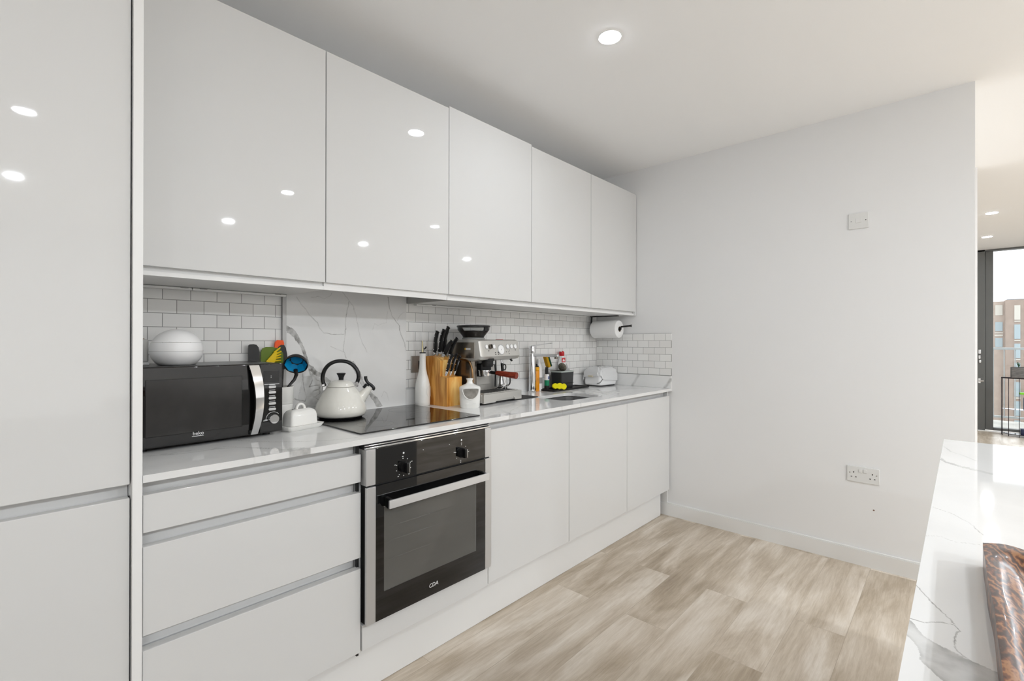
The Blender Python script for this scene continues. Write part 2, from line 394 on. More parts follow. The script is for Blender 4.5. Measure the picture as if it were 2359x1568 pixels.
t = thing('marble_upstand', 'white marble upstand with grey veins around the sink corner', 'upstand')
up_lines = [([(-.2916, .9057), (-.3095, .9296), (-.3343, .9763), (-.345, .992)], .009, .6), ([(-.5442, .9057), (-.5642, .9277), (-.59, .965)], .010, .6)]
slab('end_piece', np.arange(-.59, .018, .004), np.arange(ZW+.0005, .9915, .004), lambda u, v, k, o: (XE-.018 if k == 0 else XE-.0004, u, v), lambda u, v: veins(u, v, up_lines, (), .002), parent=t)
slab('rear_piece', np.arange(1.1955, XE-.0187, .01), np.arange(ZW+.0005, .9915, .01), lambda u, v, k, o: (u, .021 if k == 0 else YB-.0004, v), lambda u, v: veins(u, v, [([(1.9, .9), (1.93, .99)], .006, .5), ([(2.62, .9), (2.66, .99)], .006, .5)], (), .002), parent=t)

# ------------------------------------------------------------------ cabinets
YF = -.58            # front face of base doors
# tall larder unit
t = thing('tall_cabinet', 'tall light grey gloss cabinet with upper and lower door beside the microwave', 'cabinet', (-.30, 0, 0))
bx(-.318, .279, -.528, YB-.002, .0, 2.36).build('carcass', M_carc, t)
bx(.2795, .2995, -.592, YB-.002, .0, 2.36, bev=.001).build('side_panel', M_edge, t)
bx(-.318, .2765, YF, -.556, .8833, 2.345, bev=.0015).build('door', M_door, t)
bx(-.318, .2765, YF, -.556, .13, .8503, bev=.0015).build('door', M_door, t)
bx(-.318, .278, -.540, -.5285, .845, .889).build('handle_rail', M_rail, t)
for z0, z1 in ((.13, .8503), (.8833, 2.345)): bx(.2755, .2792, -.5585, -.5553, z0, z1).build('gap_shade_strip', M_blackm, t)  # black strips added behind the door gap to paint its shade
# wall units
YU = -.3138
wl = ['first light grey gloss wall cabinet, above the microwave', 'wide light grey gloss wall cabinet above the hob',
      'light grey gloss wall cabinet above the coffee machine, third along', 'light grey gloss wall cabinet above the tap, fourth along', 'last light grey gloss wall cabinet, above the paper towel roll']
for i in range(5):
    x0 = .6*i; hood = i == 1; top = 2.3307+(.010 if i == 2 else 0); w = .6
    t = thing('wall_cabinet', wl[i], 'cabinet', (x0, 0, 1.4284), 0, 'gloss wall cabinets over the worktop')
    zb = .052 if hood else 0.0
    if i == 0: xl = .0005
    else: xl = 0.0005
    xr = w-.0005 if i < 4 else w-.002
    bx(xl, xr, -.290, .029, zb, .9).build('carcass', M_carc, t)
    if hood: MB().box(xl, xr, -.298, -.289, 0, .0525, bev=.0006).build('light_pelmet', M_edge, t)
    else: MB().box(xl, xr, -.300, -.2905, 0, .0135, bev=.0006).build('bottom_edge', M_edge, t)
    bx(xl+.0012, xr-.0012 if i < 4 else xr-.004, YU, -.2915, .027, top-1.4284, bev=.0012).build('door', M_door, t)
    if hood:   # extractor grille set up into the cabinet
        MB().box(.05, .55, -.27, -.02, .044, .0525, bev=.002).build('extractor_grille', M_alu, t)
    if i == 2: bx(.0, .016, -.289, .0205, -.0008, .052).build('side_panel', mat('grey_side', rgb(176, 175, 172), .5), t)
    if i == 4: bx(w-.0075, w+.004, -.3125, .028, -.001, .902, bev=.0008).build('end_panel', M_carc, t)

# light strips below the wall units (switched off)
M_strip = mat('led_diffuser', rgb(236, 236, 234), .3)
def strip(x0, x1, label, y=-.004):
    t = thing('cabinet_light_strip', label, 'light strip', ((x0+x1)/2, y, 1.4284)); h = (x1-x0)/2
    bx(-h, h, -.013, .013, -.0105, -.002, bev=.002).build('diffuser', M_strip, t)
    bx(-h, h, -.0145, .0145, -.002, 0).build('housing', M_greyp, t)
    for s in (-1, 1): MB().box(s*h*.8-.012, s*h*.8+.012, -.0155, .0155, -.0045, -.0005, bev=.001).build('clip', M_greyp, t)
strip(.004, .24, 'slim white light strip under the first wall cabinet, half next to the tall cabinet')
strip(.2425, .575, 'slim white light strip under the first wall cabinet, half next to the marble')
strip(1.235, 2.36, 'long slim white light strip under the wall cabinets above the coffee machine', .0)
strip(2.364, 2.80, 'slim white light strip under the wall cabinets, last one before the towel roll', .0)

# base units
def rails(t, z0, z1, w, y=-.552):
    MB().box(.0005, w-.0005, y, y+.006, z0, z1).build('handle_rail', M_rail, t)
t = thing('drawer_cabinet', 'light grey gloss three drawer base cabinet under the microwave', 'cabinet', (0, 0, 0))
bx(.001, .598, -.524, .03, .16, .8826).build('carcass', M_carc, t)
for z0, z1 in ((.7555, .8498), (.4996, .7206), (.1784, .4628)):
    d = bx(.0025, .5955, YF, -.5525, z0, z1, bev=.0015).build('drawer', M_door, t)
for z0, z1 in ((.850, .882), (.7208, .7553), (.463, .4994)): MB().box(.0025, .590, -.537, -.5245, z0-.006, z1+.0005).build('handle_rail', M_rail, t)
MB().box(.0004, .0036, -.5545, -.5512, .16, .882).build('edge_and_gap_shade', M_blackm, t)  # black strip stands in for shade in the gap by the tall side panel
MB().box(.590, .5975, -.564, -.552, .16, .882).build('edge_and_gap_shade', M_blackm, t)

t = thing('oven_housing', 'light grey base cabinet housing the built-in oven', 'cabinet', (.6, 0, 0))
MB().box(.0, .016, -.55, .03, .16, .8826).box(.584, .5995, -.55, .03, .16, .8826).box(.016, .584, -.55, .03, .16, .255).build('carcass', M_carc, t)
bx(.0015, .5985, YF, -.5525, .1784, .2655, bev=.0015).build('filler_panel', M_door, t)

bl = ['light grey gloss base cabinet next to the oven', 'light grey gloss base cabinet below the sink', 'light grey gloss base cabinet at the end wall']
for i, (x0, x1) in enumerate(((1.2, 1.7935), (1.7935, 2.3969), (2.3969, 2.9985))):
    w = x1-x0
    t = thing('base_cabinet', bl[i], 'cabinet', (x0, 0, 0), 0, 'gloss base cabinets')
    if i < 2: bx(.0005, w-.0005, -.524, .03, .16, .70).build('carcass', M_carc, t)
    else: bx(.0005, w-.0005, -.524, .03, .16, .8826).build('carcass', M_carc, t)
    bx(.0015, w-.0015, YF, -.5525, .1856, .8498, bev=.0015).build('door', M_door, t)
    MB().box(.0005, w-.0005 if i < 2 else w-.012, -.537, -.5245, .84, .8824).build('handle_rail', M_rail, t)
tag(bx(2.9988, XE-.0005, -.5625, -.5, .0005, .8826).build('filler_strip', M_carc), 'narrow grey filler strip between the last base cabinet and the end wall', 'filler strip')
tag(bx(.0, XE-.052, -.5307, -.515, .001, .1575, bev=.001).build('plinth', mat('plinth_board', rgb(230, 230, 229), .25)), 'light grey plinth along the foot of the base cabinets', 'plinth')

# ------------------------------------------------------------------ worktop with sink cut-out
wt_lines = [
 ([(.0, -.33), (.0413, -.3393), (.1267, -.3915), (.2175, -.3889), (.2786, -.4276), (.311, -.4798), (.36, -.56), (.40, -.6)], .003, .55),
 ([(.16, -.10), (.2347, -.187), (.2802, -.2564), (.3469, -.3781), (.4446, -.482), (.5397, -.5325), (.6, -.545)], .0025, .5),
 ([(.02, -.36), (.134, -.359), (.2457, -.3745), (.3476, -.5188), (.408, -.5654)], .0018, .4),
 ([(1.24, -.36), (1.3174, -.431), (1.3691, -.5644), (1.40, -.61)], .0025, .5),
 ([(1.30, -.64), (1.3394, -.58), (1.43, -.50), (1.58, -.43), (1.75, -.42)], .0018, .45),
 ([(1.55, -.35), (1.66, -.47), (1.72, -.60)], .002, .4),
 ([(1.85, -.62), (1.93, -.55), (2.05, -.54), (2.2, -.57), (2.35, -.53), (2.5, -.55)], .0022, .45),
 ([(2.3, -.12), (2.45, -.2), (2.58, -.3), (2.72, -.33), (2.9, -.45)], .002, .4),
 ([(2.5, -.05), (2.65, -.18), (2.8, -.26), (2.99, -.3)], .002, .35),
 ([(.25, -.60), (.262, -.575), (.29, -.585)], .0012, .7), ([(.19, -.60), (.2, -.585)], .001, .7)]
wt_pat = [([(.345, -.545), (.375, -.545), (.40, -.565), (.43, -.6)], [(.33, -.56), (.35, -.58), (.36, -.6)], .6),
          ([(1.32, -.55), (1.36, -.57), (1.41, -.6)], [(1.3, -.58), (1.33, -.595), (1.35, -.6)], .55)]
HX0, HX1, HY0, HY1 = 1.915, 2.275, -.475, -.222
def axis(a, b, step, marks):
    xs = [a]+[m for m in marks if a < m < b]+[b]; out = []
    for p, q in zip(xs, xs[1:]):
        n = max(1, int(round((q-p)/step))); out += list(np.linspace(p, q, n, endpoint=False))
    return np.array(out+[b])
def grooves(U, V):
    d = np.zeros_like(U)
    for k in range(4):
        x0 = 2.345+.052*k
        d = np.where((np.abs(U-x0) < .0075) & (V < -.15) & (V > -.47), -.0035, d)
    return d
t = thing('worktop', 'white quartz worktop with grey veins running from tall cabinet to end wall', 'worktop')
slab('top', axis(.0005, XE-.0006, .005, (HX0, HX1)), axis(-.5907, .0385, .005, (HY0, HY1)), lambda u, v, k, o: (u, v, ZW+o if k == 0 else .8832), lambda u, v: veins(u, v, wt_lines, wt_pat, .003), hole=(HX0, HX1, HY0, HY1), dz=grooves, parent=t)
R = .05
for cx, cy, sx, sy in ((HX0, HY0, 1, 1), (HX1, HY0, -1, 1), (HX1, HY1, -1, -1), (HX0, HY1, 1, -1)):
    arc = [(cx+sx*(R-R*math.cos(a)), cy+sy*(R-R*math.sin(a))) for a in [PI/2*k/8 for k in range(9)]]
    MB().prism([(cx, cy)]+arc, .8832, ZW).build('cutout_corner', M_edge, t)

t = thing('undermount_sink', 'stainless steel undermount sink set in the white worktop', 'sink', ((HX0+HX1)/2, (HY0+HY1)/2, ZW))
hx, hy = (HX1-HX0)/2-.002, (HY1-HY0)/2-.002
def rr(ins, z, r): return [(x, y, z) for x, y in rrect(-hx+ins, hx-ins, -hy+ins, hy-ins, r)]
MB().loft([rr(-.0, -.021, .05), rr(.001, -.10, .05), rr(.004, -.165, .05), rr(.03, -.185, .04), rr(.11, -.188, .01)], cap0=False).build('basin', M_sinks, t, smooth=50)
MB().lathe([(.04, -.1855), (.03, -.1845), (.012, -.186)], seg=28).build('drain', M_chrome, t)

# ------------------------------------------------------------------ hob and oven
t = thing('induction_hob', 'black glass induction hob set on the worktop above the oven', 'hob', (.923, -.257, ZW))
MB().rbox(-.2925, .2925, -.257, .257, .0006, .0055, .006, e=.0015).build('glass_top', M_blackg, t, smooth=30)
MZ = mat('zone_print', rgb(70, 70, 72), .2)
for x, y, r in ((-.15, .11, .09), (.15, .12, .072), (-.15, -.12, .072), (.15, -.1, .1)):
    mb = MB(); mb.loft([[(x+q*math.cos(2*PI*k/48), y+q*math.sin(2*PI*k/48), .0056) for k in range(48)] for q in (r, r-.0012)], cap0=False, cap1=False); mb.build('cooking_zone', MZ, t, smooth=0)

t = thing('built_in_oven', 'black glass and steel built-in single oven below the hob', 'oven', (.9, -.58, .2665))
W2 = .2965
# vent grille strip above
MB().box(-.299, .292, -.010, .027, .5985, .6165, bev=.0008).build('vent_backing', M_blackm, t)
for k, (z0, z1) in enumerate(((.5985, .6045), (.6085, .6115))): MB().box(-.298, .292, -.018+.004*k, -.009, z0, z1, bev=.001).build('vent_slat', M_chrome, t)
MB().box(-W2+.03, W2-.03, -.020, .02, .4755, .5975, bev=.001).build('control_panel', M_blackg, t)
for s in (-1, 1):
    a, b = sorted((s*W2, s*(W2-.0355)))
    MB().box(a, b, -.021, .02, .4755, .5975, bev=.0008).build('side_trim', M_alu, t)
MB().box(-W2+.004, W2-.004, -.012, .02, .003, .475).build('body', M_blackm, t)
# door: glass frame around the window
dx = W2-.036
wx0, wx1, wz0, wz1 = -.228, .206, .098, .392
door = MB().box(-dx, wx0, -.022, -.0125, .004, .4695).box(wx1, dx, -.022, -.0125, .004, .4695).box(wx0, wx1, -.022, -.0125, .004, wz0).box(wx0, wx1, -.022, -.0125, wz1, .4695).build('door', M_blackg, t, smooth=0)
MB().box(wx0, wx1, -.0214, -.0175, wz0, wz1).build('window_pane', M_ovenpane, door)
MB().box(wx0, wx1, -.0152, -.0135, wz0, wz1).build('oven_interior', mat('oven_enamel', rgb(176, 173, 168), .4, cvar=.25, vscale=5, stretch=(.3, 1, 6)), door)
for z in (.315, .265, .2): MB().cyl((wx0, -.0163, z), (wx1, -.0163, z-.004), .0022, seg=8).build('oven_rack', M_chrome, door)
MB().box(wx0-.0012, wx1+.0012, -.0225, -.022, wz1, wz1+.0012).box(wx1, wx1+.0012, -.0225, -.022, wz0, wz1).build('window_border', M_greyp, door)
for s in (-1, 1):
    a, b = sorted((s*W2, s*(W2-.0355)))
    MB().box(a, b, -.023, -.0125, .004, .4695, bev=.0008).build('door_trim', M_alu, door)
h = MB().box(-.232, .244, -.064, -.056, .3935, .4215, bev=.001).build('handle', mat('handle_satin', rgb(214, 214, 214), .3, metal=.35), door)
for s in (-1, 1):
    x = -.225 if s < 0 else .237
    MB().prism([(-.022, .425), (-.056, .421), (-.056, .396), (-.040, .388), (-.022, .394)], min(x, x-s*.012), max(x, x-s*.012), axis='x').build('handle_bracket', M_black, door)
M_print = mat('white_print', rgb(225, 225, 225), .5)
for cx, cz, n, a0, a1 in ((-.147, .5145, 9, 95, -200), (.129, .519, 7, 90, -190)):
    kb = MB().cyl((cx, -.0195, cz), (cx, -.032, cz), .021, .018, seg=32).build('knob', M_black, t)
    MB().box(cx-.006, cx+.006, -.050, -.031, cz-.019, cz+.019, bev=.003).build('grip', M_black, kb)
    MB().box(cx+.0045, cx+.0075, -.0505, -.033, cz-.017, cz+.017, bev=.001).build('grip_edge', M_chrome, kb)
    for k in range(n):
        a = math.radians(a0+(a1-a0)*k/(n-1)); r = .031
        MB().box(cx+r*math.cos(a)-.0016, cx+r*math.cos(a)+.0016, -.0206, -.0199, cz+r*math.sin(a)-.0013, cz+r*math.sin(a)+.0013).build('dial_mark', M_print, t, smooth=0)
        r = .038
        if k % 2 == 0: MB().box(cx+r*math.cos(a)-.0026, cx+r*math.cos(a)+.0026, -.0206, -.0199, cz+r*math.sin(a)-.0012, cz+r*math.sin(a)+.0012).build('dial_number', M_print, t, smooth=0)
    MB().lathe([(.0036, 0), (.0036, .0007)], seg=16, M=Matrix.Translation((cx, -.0199, cz+.05)) @ Matrix.Rotation(PI/2, 4, 'X')).build('dial_symbol', M_print, t, smooth=0)
MB().cyl((-.06, -.0199, .5615), (-.06, -.0208, .5615), .0017, seg=10).build('indicator_light', M_print, t)
MB().cyl((.066, -.0199, .5615), (.066, -.0208, .5615), .0017, seg=10).build('indicator_light', M_print, t)
text('logo', 'CDA', .021, M_print, t, Matrix.Translation((-.012, -.0222, .041)) @ UPRIGHT, shear=.15)

# ------------------------------------------------------------------ sockets on the end wall
def wall_plate(label, y, z, w, cat, name):
    t = thing(name, label, cat, (XE, y, z)); t.rotation_euler = (0, 0, -PI/2)   # local x -> world -y, local -y -> world -x
    MB().box(-w/2, w/2, -.0085, 0, -.043, .043, bev=.0025).build('plate', M_plate, t)
    return t
M_hole = mat('socket_slot', rgb(46, 42, 40), .7)
t = wall_plate('white double plug socket low on the bare end wall', -1.691, .499, .146, 'socket', 'double_socket')
for cx in (-.042, .042):
    for a_ in ((cx-.002, cx+.002, -.0092, -.0083, .006, .014), (cx-.0135, cx-.0065, -.0092, -.0083, -.0175, -.0135), (cx+.0065, cx+.0135, -.0092, -.0083, -.0175, -.0135)): MB().box(*a_).build('pin_hole', M_hole, t, smooth=0)
for cx in (-.0105, .0105): MB().box(cx-.0085, cx+.0085, -.0125, -.008, .012, .032, bev=.0015).build('rocker_switch', M_plate, t)
for cx in (-.06, .06): MB().cyl((cx, -.008, .006), (cx, -.0093, .006), .0032, seg=12).build('screw', M_chrome, t)
t = wall_plate('white blank switch plate high on the bare end wall', -1.670, 1.906, .092, 'switch plate', 'blank_switch_plate')
for cx in (-.033, .033): MB().cyl((cx, -.008, 0), (cx, -.0092, 0), .0028, seg=12).build('screw', M_hole if cx > 0 else M_greyp, t)
MB().box(-.012, .016, -.0105, -.008, -.011, .013, bev=.001).build('cover', M_plate, t)
# steel socket on the tiles
t = thing('steel_socket', 'brushed steel socket with black insert on the tiles behind the oil bottle', 'socket', (1.272, .03, 1.112))
MB().box(-.0435, .0435, -.0075, 0, -.0435, .0435, bev=.003).build('plate', mat('satin_nickel', rgb(150, 145, 138), .42, metal=.4), t)
MB().box(.000, .034, -.0095, -.007, -.025, .018, bev=.001).build('socket_insert', M_black, t)
MB().box(.006, .026, -.0105, -.007, .024, .036, bev=.001).build('switch', M_red, t)

# ------------------------------------------------------------------ ceiling lights
M_lamp = mat('lamp_disc', (1, 1, 1), .4, emit=(.89, .942, 1), estr=205)
M_lampk = mat('lamp_disc_dim', (1, 1, 1), .4, emit=(.89, .942, 1), estr=205)
M_lampl = mat('lamp_disc_living', (1, 1, 1), .4, emit=(.89, .942, 1), estr=1540)
M_bez = mat('bezel_white', rgb(240, 240, 240), .4)
def light(x, y, label, group=None, m=None):
    t = thing('ceiling_downlight', label, 'downlight', (x, y, ZC), 0, group)
    MB().lathe([(.0455, -.0031), (.043, -.0040), (.034, -.0050), (.018, -.0056), (.001, -.0058)], seg=44).build('lamp', m or M_lamp, t)
    MB().lathe([(.0457, 0), (.0457, -.0032), (.0475, -.0030), (.0495, 0)], seg=36, cap0=False, cap1=False).build('bezel', M_bez, t)
light(1.5045, -.9948, 'round lit ceiling downlight over the kitchen floor, the large one', m=M_lampk)
light(6.452, -2.339, 'small lit ceiling downlight beyond the end wall, the nearer of two')
light(7.933, -2.361, 'small lit ceiling downlight closest to the balcony window')
for x, y in ((-.14, -2.91), (-.155, -4.47), (1.46, -2.79), (1.44, -4.26), (3.08, -2.82), (3.04, -4.28), (4.73, -4.13), (4.73, -2.8), (6.4, -4.2), (7.9, -4.2), (-1.6, -2.9), (-1.6, -4.47)):
    light(x, y, 'round ceiling downlight outside the frame that lights the open-plan room behind the peninsula', 'downlights outside the frame', M_lampl if y < -4 else None)

# ------------------------------------------------------------------ things on the worktop
# microwave
mwR = (.4505, -.294)
t = thing('microwave_oven', 'black microwave oven with chrome handle on the worktop by the tall cabinet', 'microwave', (mwR[0], mwR[1], ZW), 2.0)
Wm = .437; D = .288
MB().box(-Wm, 0, .012, D, .0115, .2535, bev=.007, seg=3).build('casing', M_black, t)
pnl = MB().box(-.078, 0, -.001, .012, .0115, .2535, bev=.004, seg=3).build('control_panel', M_blackg, t)
ddr = MB().box(-Wm, -.080, -.001, .012, .0115, .2535, bev=.004, seg=3).build('door', M_blackg, t)
MB().box(-Wm+.04, -.135, -.0018, -.0005, .046, .214, bev=.0006).build('window', mat('mesh_window', rgb(52, 51, 50), .16, cvar=.25, vscale=6), ddr)
mb = MB()
for z0, z1 in ((.0445, .0457), (.2143, .2155)): mb.box(-Wm+.039, -.134, -.0019, -.0003, z0, z1)
for x0, x1 in ((-Wm+.0385, -Wm+.0397), (-.1352, -.134)): mb.box(x0, x1, -.0019, -.0003, .0445, .2155)
mb.build('window_frame', mat('window_edge', rgb(9, 9, 9), .2), ddr)
pts = []
hs = []
for k in range(17):
    q = k/16; z = .014+q*.235; bow = 4*q*(1-q)
    hs.append([(-.1165+.012*bow+.006*(1-q), -.012-.020*bow, z), (-.0835+.012*bow-.004*(1-q), -.010-.018*bow, z), (-.0835+.012*bow-.004*(1-q), -.004-.016*bow, z), (-.1165+.012*bow+.006*(1-q), -.005-.017*bow, z)])
MB().loft(hs).build('handle', M_chrome, ddr, smooth=40)
for z in (.022, .24): MB().box(-.112, -.088, -.010, .0, z-.006, z+.006).build('handle_mount', M_black, ddr)
Tm = lambda x, y, z: Matrix.Translation((x, y, z)) @ UPRIGHT
text('logo', 'beko', .0155, M_print, ddr, Tm(-.262, -.0016, .0405))
MB().box(-.279, -.247, -.0018, -.0006, .0315, .033, M=Matrix.Translation((0, 0, 0))).build('logo_underline', M_print, ddr)
MB().box(-.065, -.012, -.002, -.0006, .188, .2265, bev=.0006).build('display', mat('display_black', rgb(30, 30, 30), .12), pnl)
MB().box(-.0415, -.0395, -.0024, -.0015, .2035, .2055).box(-.0415, -.0395, -.0024, -.0015, .2085, .2105).build('display_digit', M_print, pnl)
MB().box(-.063, -.012, -.002, -.0006, .1795, .1812).build('divider_line', M_print, pnl)
for z in (.1735-.001, .1535, .1335, .1145, .0945):
    MB().rbox(-.0125, .0125, -.0045, .0045, 0, .0018, .0042, M=Matrix.Translation((-.036, -.001, z-.002)) @ UPRIGHT, e=.0005).build('button', M_alu, pnl)
    MB().box(-.046, -.026, -.0015, -.0006, z+.0052, z+.0068).build('button_marking', M_print, pnl)
kb = MB().cyl((-.033, -.001, .0585), (-.033, -.014, .0585), .017, .0155, seg=32).build('dial', M_chrome, pnl)
mb = MB()
mb.loft([[(-.033+r*math.cos(a), -.0016, .0585+r*math.sin(a)) for a in [math.radians(40+140*k/20) for k in range(21)]] for r in (.0235, .0248)], close=False, cap0=False, cap1=False)
mb.box(-.066, -.052, -.0016, -.0008, .0535, .0555).box(-.062, -.052, -.0016, -.0008, .057, .0585)
mb.build('dial_lettering', M_print, pnl, smooth=0)
for x in (-Wm+.04, -.04):
    for y in (.04, D-.04): MB().cyl((x, y, .0), (x, y, .014), .012, seg=16).build('foot', M_blackm, t)

# dome on the microwave
zt = ZW+.2536
t = thing('lidded_container', 'white egg-shaped lidded container standing on the black microwave', 'container', (.155, -.195, zt), -20)
def eg(z): return .0735*math.sqrt(max(0, 1-((z-.047)/(.069 if z > .047 else .062))**2)) if z > 0 else .045
prof = [(.045, 0), (.052, .002)]+[(eg(z), z) for z in np.linspace(.010, .073, 12)]
MB().lathe(prof, seg=56, cap1=True).build('body', M_whitep, t, smooth=50)
prof = [(eg(z), z) for z in list(np.linspace(.0745, .113, 12))]+[(.012, .1155), (.001, .116)]
MB().lathe(prof, seg=56).build('lid', M_whitep, t, smooth=50)
MB().lathe([(.0738, .0445), (.0741, .0452), (.0738, .046)], seg=56, cap0=False, cap1=False).build('seam', mat('seam_grey', rgb(205, 205, 204), .5), t)
MB().box(-.012, .012, -.0665, -.060, .0735, .0775, bev=.0015).build('catch', M_whitep, t)
t = thing('storage_box', 'white low storage box on the microwave behind the egg-shaped container', 'box', (.0465, -.077, zt), 0)
MB().box(-.043, .043, -.07, .07, .009, .083, bev=.006, seg=3).build('body', mat('box_white', rgb(205, 204, 201), .4), t)
MB().box(-.0445, .0445, -.0725, .0725, .0, .0095, bev=.002).build('base_rim', M_edge, t)
tag(MB().prism([(-.03, 0), (.034, 0), (-.03, .03)], -.04, .04, axis='y').build('snack_packet', mat('kraft_card', rgb(140, 112, 74), .7), loc=(.05, -.085, zt+.0835)), 'small brown card packet lying on the white storage box', 'packet')

# utensil pot
t = thing('utensil_pot', 'white ribbed ceramic utensil pot behind the butter dish', 'pot', (.528, -.058, ZW))
pr = [(.046, 0), (.05, .003), (.052, .05), (.054, .075), (.0525, .079), (.055, .083), (.0535, .088), (.0555, .092), (.057, .143), (.0575, .149), (.0545, .149), (.052, .14), (.048, .03), (.02, .012)]
MB().lathe(pr, seg=44).build('body', M_ceram, t, smooth=50)
def uten(name, label, cat):
    return thing(name, label, cat, (.528, -.058, ZW+.0125), 0, None)
def rel(x, y, z): return Vector((x-.528, y+.058, z-ZW-.0125))
M_ub = mat('nylon_black', rgb(34, 34, 35), .42)
M_ug = mat('silicone_green', rgb(98, 122, 22), .45)
M_uy = mat('silicone_yellow', rgb(240, 205, 20), .45)
M_uo = mat('silicone_orange', rgb(250, 88, 12), .45)
M_ubl = mat('silicone_blue', rgb(14, 150, 205), .35)
def flat_head(outline, y, m, name, t, th=.005):
    """outline in world x,z at depth y"""
    pts = [rel(x, y, z) for x, z in outline]
    mb = MB(); mb.loft([[(p.x, p.y-th/2, p.z) for p in pts], [(p.x, p.y+th/2, p.z) for p in pts]])
    return mb.build(name, m, t, smooth=30)
t = uten('spatula', 'black nylon spatula with rounded head, leaning furthest behind the microwave', 'spatula')
flat_head([(.4363, 1.145), (.4363, 1.2155), (.441, 1.2195), (.4554, 1.2205), (.466, 1.218), (.4735, 1.208), (.4766, 1.19), (.4766, 1.145), (.466, 1.127), (.456, 1.12)], .004, M_ub, 'head', t)
MB().tube([rel(.458, .004, 1.125), rel(.491, -.037, 1.05), rel(.535, -.085, .925)], [.006, .0055, .005], 10).build('handle', M_ub, t)
t = uten('spoon_spatula', 'broad green silicone spatula standing in the utensil pot', 'spatula')
flat_head([(.480, 1.147), (.4815, 1.19), (.486, 1.203), (.500, 1.209), (.5234, 1.209), (.545, 1.204), (.560, 1.195), (.5675, 1.18), (.5685, 1.147), (.555, 1.125), (.535, 1.113), (.515, 1.113), (.492, 1.127)], -.002, M_ug, 'head', t)
MB().tube([rel(.526, -.002, 1.118), rel(.521, -.017, 1.05), rel(.508, -.05, .925)], [.006, .0055, .005], 10).build('handle', M_ug, t)
t = uten('pasta_fork', 'yellow hand-shaped fork with spread fingers in front of the green spatula', 'fork')
base = [(.497, 1.150), (.515, 1.145), (.53, 1.148)]
flat_head([(.4965, 1.151), (.532, 1.192), (.5415, 1.185), (.536, 1.172), (.534, 1.162), (.535, 1.150), (.515, 1.138)], -.012, M_uy, 'palm', t, .006)
for (x0, z0), (x1, z1) in (((.528, 1.186), (.5525, 1.2065)), ((.534, 1.180), (.556, 1.1905)), ((.534, 1.170), (.5555, 1.1785)), ((.534, 1.162), (.5545, 1.1665)), ((.53, 1.152), (.555, 1.153))):
    MB().tube([rel(x0, -.012, z0), rel((x0+x1)/2, -.014, (z0+z1)/2), rel(x1, -.013, z1)], [.004, .0036, .0026], 8).build('finger', M_uy, t)
MB().tube([rel(.513, -.012, 1.148), rel(.512, -.06, 1.05), rel(.512, -.085, .925)], [.0055, .005, .0045], 8).build('handle', M_uy, t)
t = uten('slotted_turner', 'black turner with bright orange tip, tallest in the utensil pot', 'turner')
flat_head([(.546, 1.147), (.5455, 1.195), (.552, 1.211), (.562, 1.219), (.575, 1.219), (.583, 1.205), (.588, 1.18), (.591, 1.147), (.578, 1.115), (.565, 1.11)], .010, M_ub, 'head', t, .006)
flat_head([(.537, 1.208), (.540, 1.230), (.549, 1.2375), (.572, 1.2365), (.5755, 1.222), (.573, 1.2165), (.562, 1.2175), (.552, 1.210), (.5455, 1.200)], .0095, M_uo, 'orange_tip', t, .008)['label'] = 'bright orange tip'
MB().tube([rel(.570, .010, 1.114), rel(.553, -.026, 1.05), rel(.536, -.045, .925)], [.006, .0055, .005], 10).build('handle', M_ub, t)
t = uten('ladle', 'black ladle with bright blue bowl, leaning over the butter dish', 'ladle')
lc = Vector((.582, -.094, 1.138)); ln = Vector((-.40, -.67, -.62)).normalized()
q = ln.to_track_quat('Z', 'Y').to_matrix().to_4x4(); off = rel(*lc)
ML = Matrix.Translation(off) @ q
sh = [(.045*math.sin(a), -.040*math.cos(a)) for a in np.linspace(.08, PI/2, 12)]
MB().lathe(sh+[(.046, .003), (.0435, .003)]+[(.042*math.sin(a), -.036*math.cos(a)) for a in np.linspace(PI/2, .1, 8)], seg=40, M=ML).build('bowl', M_ub, t, smooth=50)
MB().lathe([(.0425, .002), (.041, .0005), (.037, -.014), (.026, -.030), (.004, -.033)], seg=8, M=ML, cap0=False).build('blue_lining', M_ubl, t, smooth=20)['label'] = 'bright blue lining'
MB().tube([rel(.588, -.076, 1.116), rel(.596, -.066, 1.095), rel(.588, -.066, 1.075), rel(.562, -.072, 1.05), rel(.545, -.085, .93)], [.008, .0075, .0065, .0055, .005], 10).build('handle', M_ub, t)

# butter dish
t = thing('butter_dish', 'white ceramic butter dish with looped lid beside the microwave', 'butter dish', (.538, -.238, ZW), 14)
MB().loft([[(x, y, z) for x, y in rrect(-.07-e, .07+e, -.038-e, .038+e, .012)] for e, z in ((-.006, 0), (0, .004), (.006, .014), (.008, .0185), (.004, .0195), (0, .0175))]).build('dish', M_ceram, t, smooth=50)
MB().loft([[(x, y, z) for x, y in rrect(-.058+e, .058-e, -.032+e*.9, .032-e*.9, .012)] for e, z in ((0, .018), (.0015, .05), (.004, .062), (.009, .070), (.017, .0755), (.026, .077))]).build('lid', M_ceram, t, smooth=50)
MB().tube([(-.017*math.cos(a), 0, .0765+.0175*math.sin(a)) for a in np.linspace(0, PI, 15)], .0055, 10, sy=1.25).build('lid_handle', M_ceram, t, smooth=50)

